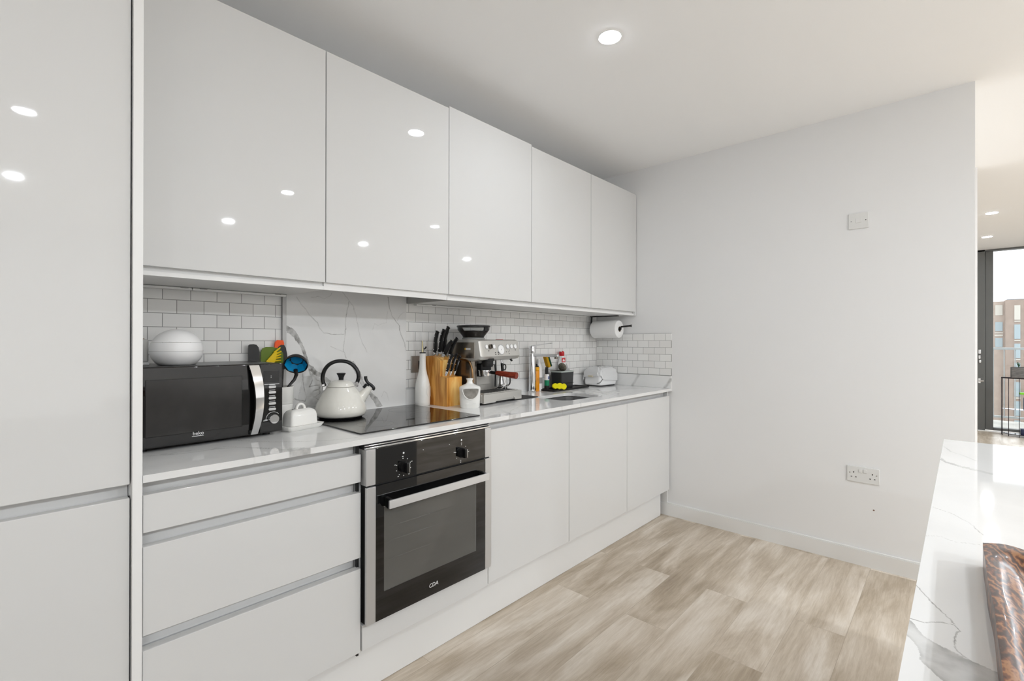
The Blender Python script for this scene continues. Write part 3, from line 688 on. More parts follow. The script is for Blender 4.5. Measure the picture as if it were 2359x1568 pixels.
# kettle
t = thing('stovetop_kettle', 'white enamel whistling kettle with black handle on the hob', 'kettle', (.765, -.118, ZW+.0057), -32); t.scale = (1, 1, .93)
kp = [(.080, .0055), (.096, .008), (.1035, .016), (.1055, .030), (.1035, .048), (.0975, .068), (.088, .089), (.077, .110), (.067, .126), (.0605, .136), (.0575, .1415), (.054, .142)]
MB().lathe(kp, seg=64).build('body', M_enam, t, smooth=60)
MB().lathe([(.075, 0), (.086, .0008), (.088, .004), (.084, .0062)], seg=56).build('base_ring', M_blackm, t)
MB().lathe([(.0545, .1395), (.0565, .1415), (.0555, .145), (.051, .155), (.041, .164), (.026, .1695), (.012, .1715), (.001, .172)], seg=56).build('lid', M_enam, t, smooth=60)
MB().lathe([(.0578, .140), (.0588, .141), (.0566, .142)], seg=56, cap0=False, cap1=False).build('lid_rim', M_steeld, t)
MB().lathe([(.010, .171), (.0105, .181), (.0145, .192), (.0185, .199), (.0185, .202), (.016, .2032)], seg=32).build('lid_knob', M_black, t, smooth=50)
ha = [(-.066, 0, .143), (-.0735, 0, .165), (-.0740, 0, .192), (-.0645, 0, .222), (-.044, 0, .246), (-.014, 0, .258), (.02, 0, .2555), (.048, 0, .239), (.067, 0, .211), (.0715, 0, .181), (.065, 0, .156)]
def smoothpath(p, n=6):
    P = [Vector(v) for v in p]; out = []
    for i in range(len(P)-1):
        p0, p1, p2, p3 = P[max(i-1, 0)], P[i], P[i+1], P[min(i+2, len(P)-1)]
        for k in range(n):
            u = k/n
            out.append(.5*((2*p1)+(p2-p0)*u+(2*p0-5*p1+4*p2-p3)*u*u+(-p0+3*p1-3*p2+p3)*u**3))
    return out+[P[-1]]
MB().tube(smoothpath(ha), .0085, 14, sx=1.0, sy=1.35).build('handle', M_black, t, smooth=60)
MB().box(-.0755, -.057, -.006, .006, .122, .149, bev=.003).build('handle_bracket', M_chrome, t)
MB().box(.052, .071, -.006, .006, .138, .163, bev=.003).build('handle_bracket', M_chrome, t)
for x, z in ((-.070, .149), (.066, .157)): MB().cyl((x, -.013, z), (x, .013, z), .005, seg=14).build('rivet', M_chrome, t)
MB().tube(smoothpath([(.066, 0, .066), (.086, 0, .092), (.105, 0, .118), (.117, 0, .136)]), [.030, .0295, .029, .028, .0265, .025, .0235, .0225, .0215, .0205, .0195, .0188, .018, .0172, .0165, .016, .0155, .015, .0145][:19], 24).build('spout', M_enam, t, smooth=60)
wh = MB().tube([(.096, 0, .130), (.108, 0, .147)], [.011, .010], 16).build('whistle', M_blackm, t)
MB().tube(smoothpath([(.101, 0, .186), (.102, 0, .172), (.110, 0, .156), (.124, 0, .144), (.135, 0, .130), (.131, 0, .121)]), .0068, 12).build('whistle_lever', M_black, wh, smooth=60)

# oil bottle
t = thing('oil_bottle', 'white ceramic oil bottle with steel pourer beside the knife block', 'bottle', (1.2555, -.037, ZW))
bp_ = [(.034, 0), (.0385, .003), (.039, .02), (.0388, .085), (.037, .108), (.0315, .135), (.0235, .162), (.0185, .188), (.0165, .215), (.0158, .262), (.0168, .266), (.0168, .269), (.012, .27)]
MB().lathe(bp_, seg=48).build('body', M_ceram, t, smooth=60)
mb = MB(); c = Vector((.45, -.89, 0)); 
ring = []
for k in range(40):
    a = 2*PI*k/40; u = .021*math.cos(a); z = .073+.029*math.sin(a); th = math.atan2(-.89, .45)+u/.039
    ring.append((.0388*math.cos(th), .0388*math.sin(th), z))
ring.append(ring[0]); mb.tube(ring, .0014, 8); mb.build('embossed_ring', M_ceram, t)
MB().lathe([(.0155, .2695), (.0165, .2705), (.0165, .2735), (.009, .2745)], seg=24).build('stopper', M_blackm, t)
MB().tube([(0, 0, .272), (.0, 0, .295), (-.001, 0, .315), (-.002, 0, .334)], [.0062, .0048, .0042, .0038], 12).build('pourer', mat('brass_steel', rgb(190, 182, 150), .25, metal=1), t)
MB().tube([(.004, -.006, .29), (.010, -.012, .297), (.012, -.014, .304)], [.003, .004, .0035], 8).build('pourer_flap', M_black, t)

# knife block
M_wood = None
def wood(name, c0, c1, sc, st):
    m = mat(name, c0, .38); nt = m.node_tree; N = nt.nodes.new; L = nt.links.new
    tc = N('ShaderNodeTexCoord'); mp = N('ShaderNodeMapping'); mp.inputs['Scale'].default_value = st; L(tc.outputs['Object'], mp.inputs[0])
    n = N('ShaderNodeTexNoise'); n.inputs['Scale'].default_value = sc; n.inputs['Detail'].default_value = 6; n.inputs['Distortion'].default_value = .8; L(mp.outputs[0], n.inputs['Vector'])
    r = N('ShaderNodeValToRGB'); r.color_ramp.elements[0].position = .36; r.color_ramp.elements[1].position = .64
    r.color_ramp.elements[0].color = (*c0, 1); r.color_ramp.elements[1].color = (*c1, 1); L(n.outputs['Fac'], r.inputs[0])
    L(r.outputs[0], nt.nodes['Principled BSDF'].inputs['Base Color']); return m
M_acacia = wood('acacia_side', rgb(184, 112, 36), rgb(240, 182, 96), 16, (3, 3, .35))
M_oak = wood('acacia_front', rgb(226, 154, 60), rgb(255, 212, 130), 14, (2, 2, .5))
t = thing('knife_block', 'honey-coloured wooden knife block holding black-handled knives', 'knife block', (1.306, -.172, ZW), 3)
prof = [(0, 0), (0, .147), (.0, .147), (.055, .147), (.055, .236), (.075, .243), (.1, .251), (.130, .256), (.165, .252), (.15, 0)]
prof = [(0, 0), (0, .147), (.052, .150), (.052, .232), (.080, .248), (.120, .256), (.165, .252), (.150, 0)]
MB().prism(prof, 0, .018, axis='x').build('side_board', M_acacia, t, smooth=0)
MB().prism([(y, z) for y, z in prof], .018, .088, axis='x').build('core', M_oak, t, smooth=0)
MB().prism(prof, .088, .106, axis='x').build('side_board', M_acacia, t, smooth=0)
def knife(label, p0, p1, w=.0112):
    """p0 bolster point at the block, p1 butt end (block-local)"""
    p0, p1 = Vector(p0), Vector(p1); d = (p1-p0); Ln = d.length
    Mt = t_kb_matrix
    k = thing('kitchen_knife', label, 'knife', Mt @ p0, 3, 'black-handled knives in the block')
    dn = d.normalized()
    pts = smoothpath([dn*.012, dn*(Ln*.3)+Vector((0, -.002, 0)), dn*(Ln*.6), dn*(Ln*.86)+Vector((0, -.004, -.001)), dn*Ln+Vector((0, -.009, -.002))], 4)
    n = len(pts); rad = [w*(.82+.18*math.sin(PI*i/(n-1)*1.2)) if i < n-2 else w*(1.0 if i == n-2 else .6) for i in range(n)]
    MB().tube(pts, rad, 12, sx=1.25, sy=.75, up=(0, -1, .3)).build('handle', M_black, k, smooth=60)
    MB().tube([dn*-.01, dn*.004, dn*.013], [w*.75, w*.95, w*.9], 12, sx=1.25, sy=.72, up=(0, -1, .3)).build('bolster', M_chrome, k, smooth=50)
    side = dn.cross(Vector((1, 0, 0))).normalized()
    mb = MB()
    for f in (.22, .5, .78):
        c = dn*(Ln*f); mb.cyl(c+Vector((-w*.82, 0, 0)), c+Vector((w*.82, 0, 0)), .0026, seg=10)
    mb.build('rivet', M_chrome, k, smooth=0)
    MB().tube([dn*.014+Vector((0, -w*1.18, 0)), dn*(Ln*.5)+Vector((0, -w*1.2, 0)), dn*(Ln*.86)+Vector((0, -w*1.3, -.001))], .0011, 6).build('tang', M_chrome, k)
t_kb_matrix = Matrix.Translation((1.306, -.172, ZW)) @ Matrix.Rotation(math.radians(3), 4, 'Z')
knife('large black-handled knife in the back row of the block, nearest the oil bottle', (.015, .112, .262), (.0, .080, .385))
knife('large black-handled knife, second in the back row of the block', (.040, .105, .264), (.037, .070, .395))
knife('tallest black-handled knife in the block, third in the back row', (.066, .11, .264), (.069, .072, .410))
knife('black-handled knife in the middle row, below the tallest knife', (.045, .078, .254), (.060, .036, .334))
knife('black-handled knife in the middle row, tilted towards the coffee machine', (.082, .078, .254), (.096, .034, .350))
knife('steak knife in the low front row, nearest the oil bottle', (.022, .030, .164), (.042, .010, .268), .0092)
knife('steak knife in the low front row, second from the oil bottle', (.050, .030, .164), (.072, .010, .270), .0092)
knife('steak knife in the low front row, next to the coffee machine', (.078, .030, .164), (.096, .010, .258), .0092)

# salt pig
t = thing('salt_pig', 'white ceramic salt pig with grey open mouth before the coffee machine', 'salt pig', (1.377, -.266, ZW), -36)
n = 48
def pig(y0, y1, s=1.0):
    pass
def ringz(rx, ry, z, cy=0.0): return [(rx*math.copysign(abs(math.cos(a))**.75, math.cos(a)), cy+ry*math.copysign(abs(math.sin(a))**.75, math.sin(a)), z) for a in [2*PI*k/n for k in range(n)]]
MB().loft([ringz(.046, .040, 0), ringz(.0495, .043, .004), ringz(.0515, .044, .04), ringz(.0525, .043, .080), ringz(.0545, .041, .098), ringz(.050, .037, .105, .002), ringz(.036, .030, .111, .004), ringz(.021, .02, .117, .006), ringz(.0145, .014, .124, .006), ringz(.0135, .012, .134, .006), ringz(.017, .013, .141, .006), ringz(.019, .013, .1445, .006), ringz(.012, .009, .146, .006)]).build('body', M_ceram, t, smooth=60)
# recessed mouth: half-round opening on the front
poly = [(.0395*math.cos(a), .094+.0505*math.sin(a)) for a in np.linspace(PI, 2*PI, 28)]
poly = [(.0395, .096)]+[(.028, .0985), (0, .0995), (-.028, .0985), (-.0395, .096)]+poly[1:-1]
MB().loft([[(x, -.0478+2.6*x*x, z) for x, z in poly], [(x, -.0400+2.6*x*x, z) for x, z in poly]]).build('mouth', mat('salt_grey', rgb(140, 136, 129), .8, cvar=.2, vscale=60), t, smooth=0)['label'] = 'grey inside of the mouth'
rim = [(x*1.03, -.0470+2.6*x*x, z) for x, z in poly]; rim.append(rim[0])
MB().tube(rim, .0028, 8).build('mouth_rim', M_ceram, t, smooth=60)
mb = MB()
for k in range(8): mb.box(-.026+.0066*k, -.0215+.0066*k, -.0452, -.0442, .020, .027, bev=.0004)
mb.build('embossed_lettering', M_ceram, t)

# espresso machine
t = thing('espresso_machine', 'stainless steel espresso machine with bean hopper and wooden portafilter handle', 'coffee machine', (1.455, -.288, ZW+.004), 6.5)
Wc, Dc = .335, .262
# base / drip tray housing with notch in the front foot
front = [(0, .006), (.095, .006), (.110, .020), (.262, .020), (.277, .004), (Wc, .004), (Wc, .052), (0, .052)]
pf = [(x, z) for x, z in front]
MB().prism(pf, .0, .012, axis='y').build('front_plinth', M_steel, t, smooth=0)
MB().rbox(0, Wc, .006, Dc, .008, .052, .02, e=.003).build('base', M_steel, t, smooth=40)
MB().rbox(.004, Wc-.004, .02, Dc-.01, .0, .012, .02).build('foot_plate', M_blackm, t)
MB().rbox(.018, Wc-.014, .010, .15, .0515, .0565, .012, e=.001).build('drip_tray', M_steel, t)
mb = MB()
for k in range(11): mb.rbox(.030+.026*k, .046+.026*k, .022, .138, .0562, .0572, .004)
mb.build('tray_slot', M_blackm, t)
# back column and splash plate
MB().rbox(.004, Wc-.03, .150, Dc, .052, .235, .012).build('column', M_steel, t, smooth=40)
MB().rbox(-.001, .05, .08, Dc, .052, .235, .022).build('grind_side', M_steeld, t, smooth=40)
MB().box(.06, .235, .146, .151, .085, .2, bev=.002).build('splash_plate', M_steel, t)
MB().box(.095, .185, .100, .1495, .135, .205, bev=.004).build('grind_cradle', M_blackm, t)
# head: slanted front panel, rounded shoulders
hs = []
prof = [(.024, .232), (.012, .248), (.028, .330), (.044, .338), (Dc-.01, .338), (Dc, .328), (Dc, .228), (.07, .222)]
hd = MB()
def inset(pr, k): 
    cy = sum(a for a, b in pr)/len(pr); cz = sum(b for a, b in pr)/len(pr)
    return [(cy+(a-cy)*k, cz+(b-cz)*k) for a, b in pr]
for x, k in ((-.006, .93), (-.002, .975), (.006, .995), (.02, 1.0), (Wc-.02, 1.0), (Wc-.004, .995), (Wc+.004, .97), (Wc+.007, .92)):
    hs.append([(x, a, b) for a, b in inset(prof, k)])
head = hd.loft(hs).build('head', M_steel, t, smooth=28)
mb = MB().rbox(-.0085, .006, .06, Dc-.012, .240, .322, .004).build('side_cheek', M_steeld, t)
tr = MB().tube(smoothpath([(-.004, .075, .06), (-.005, .073, .15), (-.006, .085, .205), (-.006, .115, .228), (-.005, .18, .234)]), .0055, 10).build('side_trim_line', mat('bronze_edge', rgb(150, 118, 82), .3, metal=1), t, smooth=50)
MB().box(-.0105, -.008, .085, .115, .283, .292).build('badge', M_print, t)
MB().box(-.0107, -.0085, .116, .124, .283, .292).build('badge_mark', mat('badge_orange', rgb(214, 170, 60), .4), t)
# on the slanted panel
pn = Vector((0, -.082, .016)).normalized()      # outward normal (approx)
def onp(x, s):  # s 0..1 from bottom to top of the slanted face
    return Vector((x, .012+.016*s, .248+.082*s))
nrm = Vector((0, -.981, .19))
for x, s, r, mm in ((.044, .62, .0105, M_whitep), (.106, .62, .0105, M_whitep), (.226, .62, .0115, M_whitep), (.262, .62, .0115, M_whitep), (.298, .62, .0115, M_whitep)):
    p = onp(x, s)
    b = MB().cyl(p-nrm*.002, p+nrm*.0035, r+.0025, seg=24).build('button_ring', M_chrome, t)
    MB().cyl(p+nrm*.0025, p+nrm*.005, r, seg=24).build('button', mm, b)
p = onp(.075, .62); b = MB().cyl(p-nrm*.002, p+nrm*.012, .0135, .012, seg=24).build('grind_dial', M_steeld, t)
MB().box(-.0018, .0018, -.0018, .0018, -.010, .010, M=Matrix.Translation(p+nrm*.0135)).build('dial_pointer', M_black, b)
p = onp(.165, .42); b = MB().cyl(p-nrm*.002, p+nrm*.003, .0285, seg=40).build('pressure_gauge', M_chrome, t)
MB().cyl(p+nrm*.002, p+nrm*.0042, .0245, seg=40).build('gauge_face', M_whitep, b)
MB().cyl(p+nrm*.004, p+nrm*.005, .0035, seg=12).build('gauge_hub', M_alu, b)
mb = MB()
for x, s in ((.115, .24), (.115, .12), (.138, .24), (.138, .12), (.212, .26), (.235, .26), (.235, .14), (.06, .36), (.24, .38), (.30, .38)):
    q_ = onp(x, s); mb.box(-.003, .003, -.001, .001, -.0018, .0018, M=Matrix.Translation(q_+nrm*.0004))
mb.build('panel_marking', M_blackm, t)
# grinder spout, group head, portafilter, steam wand, hot water
MB().lathe([(.026, -.03), (.030, -.022), (.030, 0), (.034, .002), (.034, .014)], (.085, .045, .222), 30).build('grinder_outlet', M_blackm, t)
MB().lathe([(.036, -.022), (.039, -.018), (.039, 0), (.036, .004)], (.15, .095, .222), 36).build('group_head', M_chrome, t)
pfm = MB().lathe([(.022, -.028), (.033, -.026), (.0355, -.010), (.0355, 0), (.038, .001), (.038, .006)], (.125, .098, .166), 36).build('portafilter', M_chrome, t, smooth=50)
MB().tube([(.132, .073, .160), (.145, .031, .156)], [.008, .009], 12).build('neck', M_black, pfm)
MB().tube(smoothpath([(.145, .033, .157), (.153, -.007, .153), (.161, -.049, .149), (.167, -.081, .146), (.168, -.087, .1455)], 4), [.012, .0128, .0135, .014, .0145, .015, .0155, .016, .0165, .017, .0174, .0177, .018, .018, .018, .0175, .014], 18).build('wooden_handle', wood('rosewood', rgb(96, 28, 14), rgb(150, 56, 30), 30, (6, 1, 6)), pfm, smooth=60)['label'] = 'reddish brown wooden handle'
MB().tube(smoothpath([(.25, .08, .226), (.252, .075, .19), (.255, .07, .13), (.258, .06, .085)]), .0055, 12).build('steam_wand', M_chrome, t, smooth=60)
MB().tube([(.251, .076, .205), (.253, .073, .16)], .0085, 12).build('wand_grip', M_black, t)
MB().tube([(.262+.012*math.cos(a), .066, .182+.016*math.sin(a)) for a in np.linspace(-2.4, 2.4, 14)], .0032, 8).build('wand_loop', M_black, t)
MB().tube([(.205, .09, .224), (.205, .085, .16), (.2, .085, .075)], [.0065, .006, .004], 10).build('hot_water_outlet', M_blackm, t)
MB().tube([(.305, .06, .228), (.31, .048, .216)], [.006, .005], 10).build('overhang_foot', M_blackm, t)
MB().box(.21, .24, .06, .09, .3375, .340, bev=.001).build('warning_tag', M_red, t)['label'] = 'small red tag'
# bean hopper
hp = (.10, .158, .338)
MB().lathe([(.062, 0), (.062, .008), (.060, .010)], hp, 44).build('hopper_collar', M_greyp, t)
MB().lathe([(.057, .010), (.061, .018), (.080, .042), (.0875, .052), (.0885, .068)], hp, 48, cap0=False, cap1=False).build('hopper', M_smoke, t, smooth=50)
MB().lathe([(.054, .011), (.059, .019), (.0745, .041), (.060, .047), (.001, .050)], hp, 40).build('bean_heap', M_beans, t, smooth=50)['label'] = 'dark coffee beans'
MB().lathe([(.0885, .066), (.0925, .068), (.0925, .0735), (.088, .0765), (.05, .078), (.001, .0782)], hp, 48).build('hopper_lid', M_black, t, smooth=40)
MB().box(hp[0]-.014, hp[0]+.014, hp[1]-.0905, hp[1]-.083, hp[2]+.046, hp[2]+.066, bev=.002).build('lid_catch', M_black, t)

tag(MB().rbox(1.40, 1.955, -.245, .01, ZW+.0004, ZW+.0036, .02).build('counter_mat', mat('rubber_mat', rgb(34, 34, 36), .6)), 'thin black rubber mat under the espresso machine', 'mat')

# milk jug
a = math.radians(6.5)
def cm(u, v): return (1.455+u*math.cos(a)-v*math.sin(a), -.288+u*math.sin(a)+v*math.cos(a))
x_, y_ = cm(.288, .105)
t = thing('milk_jug', 'small stainless steel milk jug on the drip tray', 'jug', (x_, y_, ZW+.0614), -20)
MB().lathe([(.030, 0), (.033, .003), (.033, .03), (.029, .055), (.027, .075), (.029, .082), (.0275, .081), (.025, .074), (.027, .05), (.030, .01), (.01, .006)], seg=36).build('body', M_chrome, t, smooth=60)
MB().tube(smoothpath([(.028, 0, .074), (.047, 0, .072), (.053, 0, .05), (.05, 0, .025), (.033, 0, .014)]), .0035, 10, sy=1.5).build('handle', M_black, t, smooth=60)
MB().tube([(-.024, 0, .081), (-.034, 0, .086)], [.008, .003], 10).build('pouring_lip', M_chrome, t)

# tap
t = thing('mixer_tap', 'chrome single lever mixer tap beside the sink', 'tap', (2.150, -.022, ZW), 0)
MB().lathe([(.026, 0), (.027, .002), (.027, .006), (.0235, .009), (.0225, .246), (.0225, .252), (.0, .2525)], seg=40).build('body', M_chrome, t, smooth=40)
MB().lathe([(.0225, .2555), (.023, .2575), (.023, .297), (.0215, .3015), (.001, .302)], seg=40).build('lever_hub', M_chrome, t, smooth=40)
MB().box(-.012, .012, -.215, 0, .233, .251, bev=.004, seg=3).build('spout', M_chrome, t)
MB().cyl((0, -.197, .222), (0, -.197, .235), .011, seg=24).build('aerator', M_steeld, t)
MB().loft([[(s*w, y, z+dz) for s, dz in ((-1, -.002), (1, -.002), (1, .002), (-1, .002))] for y, z, w in ((.0, .303, .012), (-.05, .308, .011), (-.13, .318, .009), (-.165, .320, .006))]).build('lever', M_chrome, t, smooth=20)

# washing-up things
t = thing('soap_bottle', 'amber yellow washing-up liquid bottle just behind the tap', 'bottle', (2.196, -.022, ZW))
MB().rbox(-.019, .019, -.014, .014, 0, .138, .010, e=.004).build('body', mat('amber_liquid', rgb(236, 150, 18), .15, coat=.3, cvar=.2, vscale=18), t, smooth=50)
MB().rbox(-.0192, .0192, -.0142, .0142, .138, .162, .010, e=.003).build('shoulder', mat('amber_light', rgb(250, 178, 30), .25), t, smooth=50)
MB().lathe([(.013, .162), (.014, .164), (.0135, .170), (.006, .1705), (.006, .182), (.0, .183)], seg=24).build('cap', M_blackm, t)
t = thing('cleaner_bottle', 'plain white bottle half hidden behind the dish wand', 'bottle', (2.240, -.004, ZW))
MB().lathe([(.02, 0), (.024, .003), (.024, .14), (.02, .165), (.012, .185), (.011, .205), (.009, .215), (.001, .216)], seg=30).build('body', M_whitep, t, smooth=50)
MB().lathe([(.0245, .05), (.0245, .09)], seg=30, cap0=False, cap1=False).build('label_band', M_greyp, t)
t = thing('dish_wand', 'white and green dish wand with sponge head standing by the sink', 'dish wand', (2.272, -.048, ZW))
MB().lathe([(.017, 0), (.018, .002), (.0165, .034), (.0165, .035)], seg=28).build('base_cap', M_blackm, t)
MB().lathe([(.0165, .035), (.0165, .072)], seg=28).build('green_band', mat('wand_green', rgb(0, 132, 92), .35), t)['label'] = 'green band'
MB().lathe([(.0162, .072), (.0162, .104), (.013, .112)], seg=28).build('tube', M_whitep, t)
MB().box(-.007, .007, -.017, -.0155, .078, .098, bev=.001).build('label', mat('label_blue', rgb(92, 104, 150), .5), t)
MB().tube([(0, 0, .110), (0, .002, .135), (.002, .002, .158)], [.0115, .011, .010], 14).build('neck', M_blackm, t)
Ms = Matrix.Translation((.002, -.004, .198)) @ Matrix.Rotation(-.42, 4, 'Y') @ Matrix.Rotation(-.3, 4, 'Z')
MB().box(-.016, .004, -.020, .020, -.040, .040, bev=.006, seg=3, M=Ms).build('sponge', mat('sponge_yellow', rgb(196, 150, 20), .9, bump=.6, bscale=300), t)
MB().box(.004, .016, -.020, .020, -.040, .040, bev=.005, seg=3, M=Ms).build('scourer', mat('scourer_green', rgb(28, 74, 52), .95, bump=.8, bscale=300, cvar=.4, vscale=60), t)['label'] = 'dark green scouring layer'

t = thing('draining_tray', 'flat black tray holding the sink caddy', 'tray', (2.455, -.066, ZW), 1.5)
MB().loft([[(x, y, z) for x, y in rrect(-.215-e, .215+e, -.062-e, .062+e, .012)] for e, z in ((-.006, 0.0004), (0, .002), (.004, .011), (.002, .012), (-.003, .004))]).build('tray_body', M_blackm, t, smooth=40)
t = thing('sink_caddy', 'square black sink caddy with pale rim standing on the black tray', 'caddy', (2.425, -.064, ZW+.0047), 3)
hx_ = .079; hy_ = .046
def rq(e, z, r=.010): return [(x, y, z) for x, y in rrect(-hx_+e, hx_-e, -hy_+e, hy_-e, r)]
MB().loft([rq(.006, 0), rq(.005, .004), rq(0, .118), rq(.003, .118), rq(.008, .008)]).build('bin', mat('charcoal_plastic', rgb(44, 45, 46), .3), t, smooth=30)
MB().loft([rq(-.002, .116), rq(-.0025, .124), rq(.004, .125), rq(.004, .118)], cap0=False, cap1=False).build('rim', mat('rim_sage', rgb(178, 186, 180), .3), t, smooth=30)
MB().box(-.10, .13, .024, .036, .1255, .129, bev=.001).build('cross_bar', M_steeld, t)
MB().box(-hx_+.005, hx_-.005, -hy_-.0012, -hy_+.003, .040, .042).build('seam_line', M_blackm, t)
cxy = (2.483, -.052)
t = thing('scrub_brush', 'round dark scrubbing brush with pale handle sticking out of the caddy', 'brush', (2.405, -.078, ZW+.10), 0)
MB().lathe([(.030*math.sin(q), -.012+.012*(1-math.cos(q))) for q in np.linspace(.05, PI/2, 6)]+[(.030, .012), (.001, .013)], seg=30, M=Matrix.Translation((-.005, 0, .053)) @ Matrix.Rotation(1.15, 4, 'Y')).build('bristle_head', mat('bristle_dark', rgb(96, 92, 80), .8, bump=.8, bscale=220, cvar=.5, vscale=120), t)
MB().tube([(.004, 0, .05), (.01, 0, .02), (.016, 0, -.06)], [.007, .006, .006], 10).build('handle', M_whitep, t)
t = thing('pastry_scraper', 'flat triangular white scraper standing in the caddy', 'scraper', (2.452, -.076, ZW+.02), 6)
MB().prism([(-.018, 0), (.012, 0), (.040, .108), (.004, .158), (-.004, .15), (-.034, .108)], -.002, .002, axis='y').build('blade', mat('scraper_white', rgb(178, 178, 178), .5), t)
t = thing('spray_bottle', 'white cleaning bottle with red cap behind the sink caddy', 'bottle', (2.502, .0, ZW), 0)
MB().rbox(-.03, .03, -.017, .017, .0, .19, .014, e=.008).build('body', M_whitep, t, smooth=50)
MB().box(-.020, .020, -.0182, -.0168, .183, .215, bev=.001).build('red_label', mat('label_red', rgb(214, 62, 66), .4), t)['label'] = 'red label'
MB().lathe([(.024, .19), (.02, .20), (.017, .215), (.016, .228)], seg=26).build('neck', M_whitep, t, smooth=50)
MB().lathe([(.0165, .228), (.019, .231), (.019, .252), (.014, .262), (.001, .265)], seg=26).build('cap', M_red, t, smooth=50)
MB().tube([(-.012, -.005, .258), (-.024, -.01, .266)], [.006, .004], 8).build('nozzle', M_whitep, t)
t = thing('scrubbing_sponge', 'bright yellow cloud-shaped sponge leaning on the sink caddy', 'sponge', (2.318, -.118, ZW+.012), -40)
lob = [(-.042, .006), (-.050, .018), (-.044, .033), (-.028, .040), (-.014, .036), (-.002, .041), (.012, .040), (.022, .034), (.034, .038), (.046, .030), (.051, .016), (.042, .0), (.030, -.004), (.014, .002), (0, -.002), (-.016, .004), (-.030, .0)]
lob = [(p.x, p.y) for p in smoothpath([(a_, b_, 0) for a_, b_ in lob]+[(lob[0][0], lob[0][1], 0)], 3)[:-1]]
MB().loft([[(x*k, y, (z-.018)*k+.018) for x, z in lob] for y, k in ((-.010, .9), (-.006, .99), (.006, .99), (.010, .9))], M=Matrix.Rotation(-.25, 4, 'X')).build('foam', mat('sponge_lemon', rgb(238, 226, 12), .85, bump=.4, bscale=260), t, smooth=40)

# white box under a plastic bag by the corner
t = thing('slow_cooker', 'white boxy appliance under a crumpled clear bag in the corner', 'appliance', (2.868, -.092, ZW), -4)
def rb(e, z, sx=1, sy=1): return [(x*sx, y*sy, z) for x, y in rrect(-.108+e, .108-e, -.078+e, .078-e, .028)]
MB().loft([rb(.006, .008), rb(.002, .014), rb(0, .03), rb(0, .095), rb(.004, .112), rb(.016, .126), rb(.034, .134), rb(.06, .137)]).build('body', M_whitep, t, smooth=60)
MB().loft([rb(.012, 0), rb(.008, .002), rb(.006, .009), rb(.012, .010)]).build('base_trim', M_blackm, t, smooth=40)
MB().box(-.13, -.107, -.02, .02, .070, .080, bev=.003).build('side_handle', mat('handle_beige', rgb(206, 196, 170), .4), t)
MB().box(.107, .119, -.02, .02, .080, .090, bev=.003).build('side_handle', M_whitep, t)
bag = MB(); rings = []
rs = random.Random(3)
for e, z in ((-.010, .058), (-.007, .082), (-.006, .104), (.002, .121), (.018, .135), (.036, .143), (.06, .1455)):
    ring = rb(e, z); kk = len(ring)
    rings.append([(x+rs.uniform(-.004, .004), y+rs.uniform(-.004, .004), zz+rs.uniform(-.004, .004)+(.024*math.sin(i/kk*2*PI*2.0+.8) if z < .07 else 0)) for i, (x, y, zz) in enumerate(ring)])
bag.loft(rings, cap0=False).build('plastic_cover', M_film, t, smooth=20)
pl = [(-.112, -.05, .022), (-.104, -.072, .030), (-.075, -.0795, .060), (-.055, -.0795, .078)]
MB().tube(smoothpath(pl), .0026, 8).build('bag_edge', mat('bag_fold', rgb(120, 120, 118), .5), t)

# paper towel roll on its holder under the last wall unit
t = thing('towel_holder', 'black metal paper towel holder fixed under the last wall cabinet', 'towel holder', (2.90, -.10, 1.4284))
MB().box(-.012, .012, -.125, .115, -.007, 0, bev=.002).build('mounting_plate', M_blackm, t)
MB().tube(smoothpath([(0, .108, -.004), (0, .112, -.05), (0, .108, -.098), (0, .09, -.104)]), .006, 10).build('bracket_arm', M_blackm, t)
MB().tube([(0, .10, -.103), (0, -.145, -.103)], .006, 12).build('rod', M_blackm, t)
MB().tube([(0, -.143, -.106), (0, -.150, -.086), (0, -.225, -.080), (0, -.232, -.080)], [.008, .0065, .0065, .010], 12).build('end_lever', M_blackm, t)
t = thing('paper_towel_roll', 'white paper towel roll hanging under the last wall cabinet', 'paper towel', (2.90, -.10, 1.3254))
mb = MB(); MY = Matrix.Rotation(PI/2, 4, 'X')
mb.lathe([(.020, -.088), (.058, -.088), (.064, -.083), (.066, -.07), (.066, .125), (.064, .133), (.058, .137), (.020, .137)], seg=56, M=MY, cap0=False, cap1=False)
mb.build('paper', mat('tissue_paper', rgb(240, 240, 239), .95, bump=.15, bscale=160), t, smooth=40)
MB().lathe([(.020, -.087), (.020, .136), (.0185, .136), (.0185, -.087)], seg=30, M=MY, cap0=False, cap1=False).build('core', mat('card_core', rgb(120, 105, 85), .8), t)

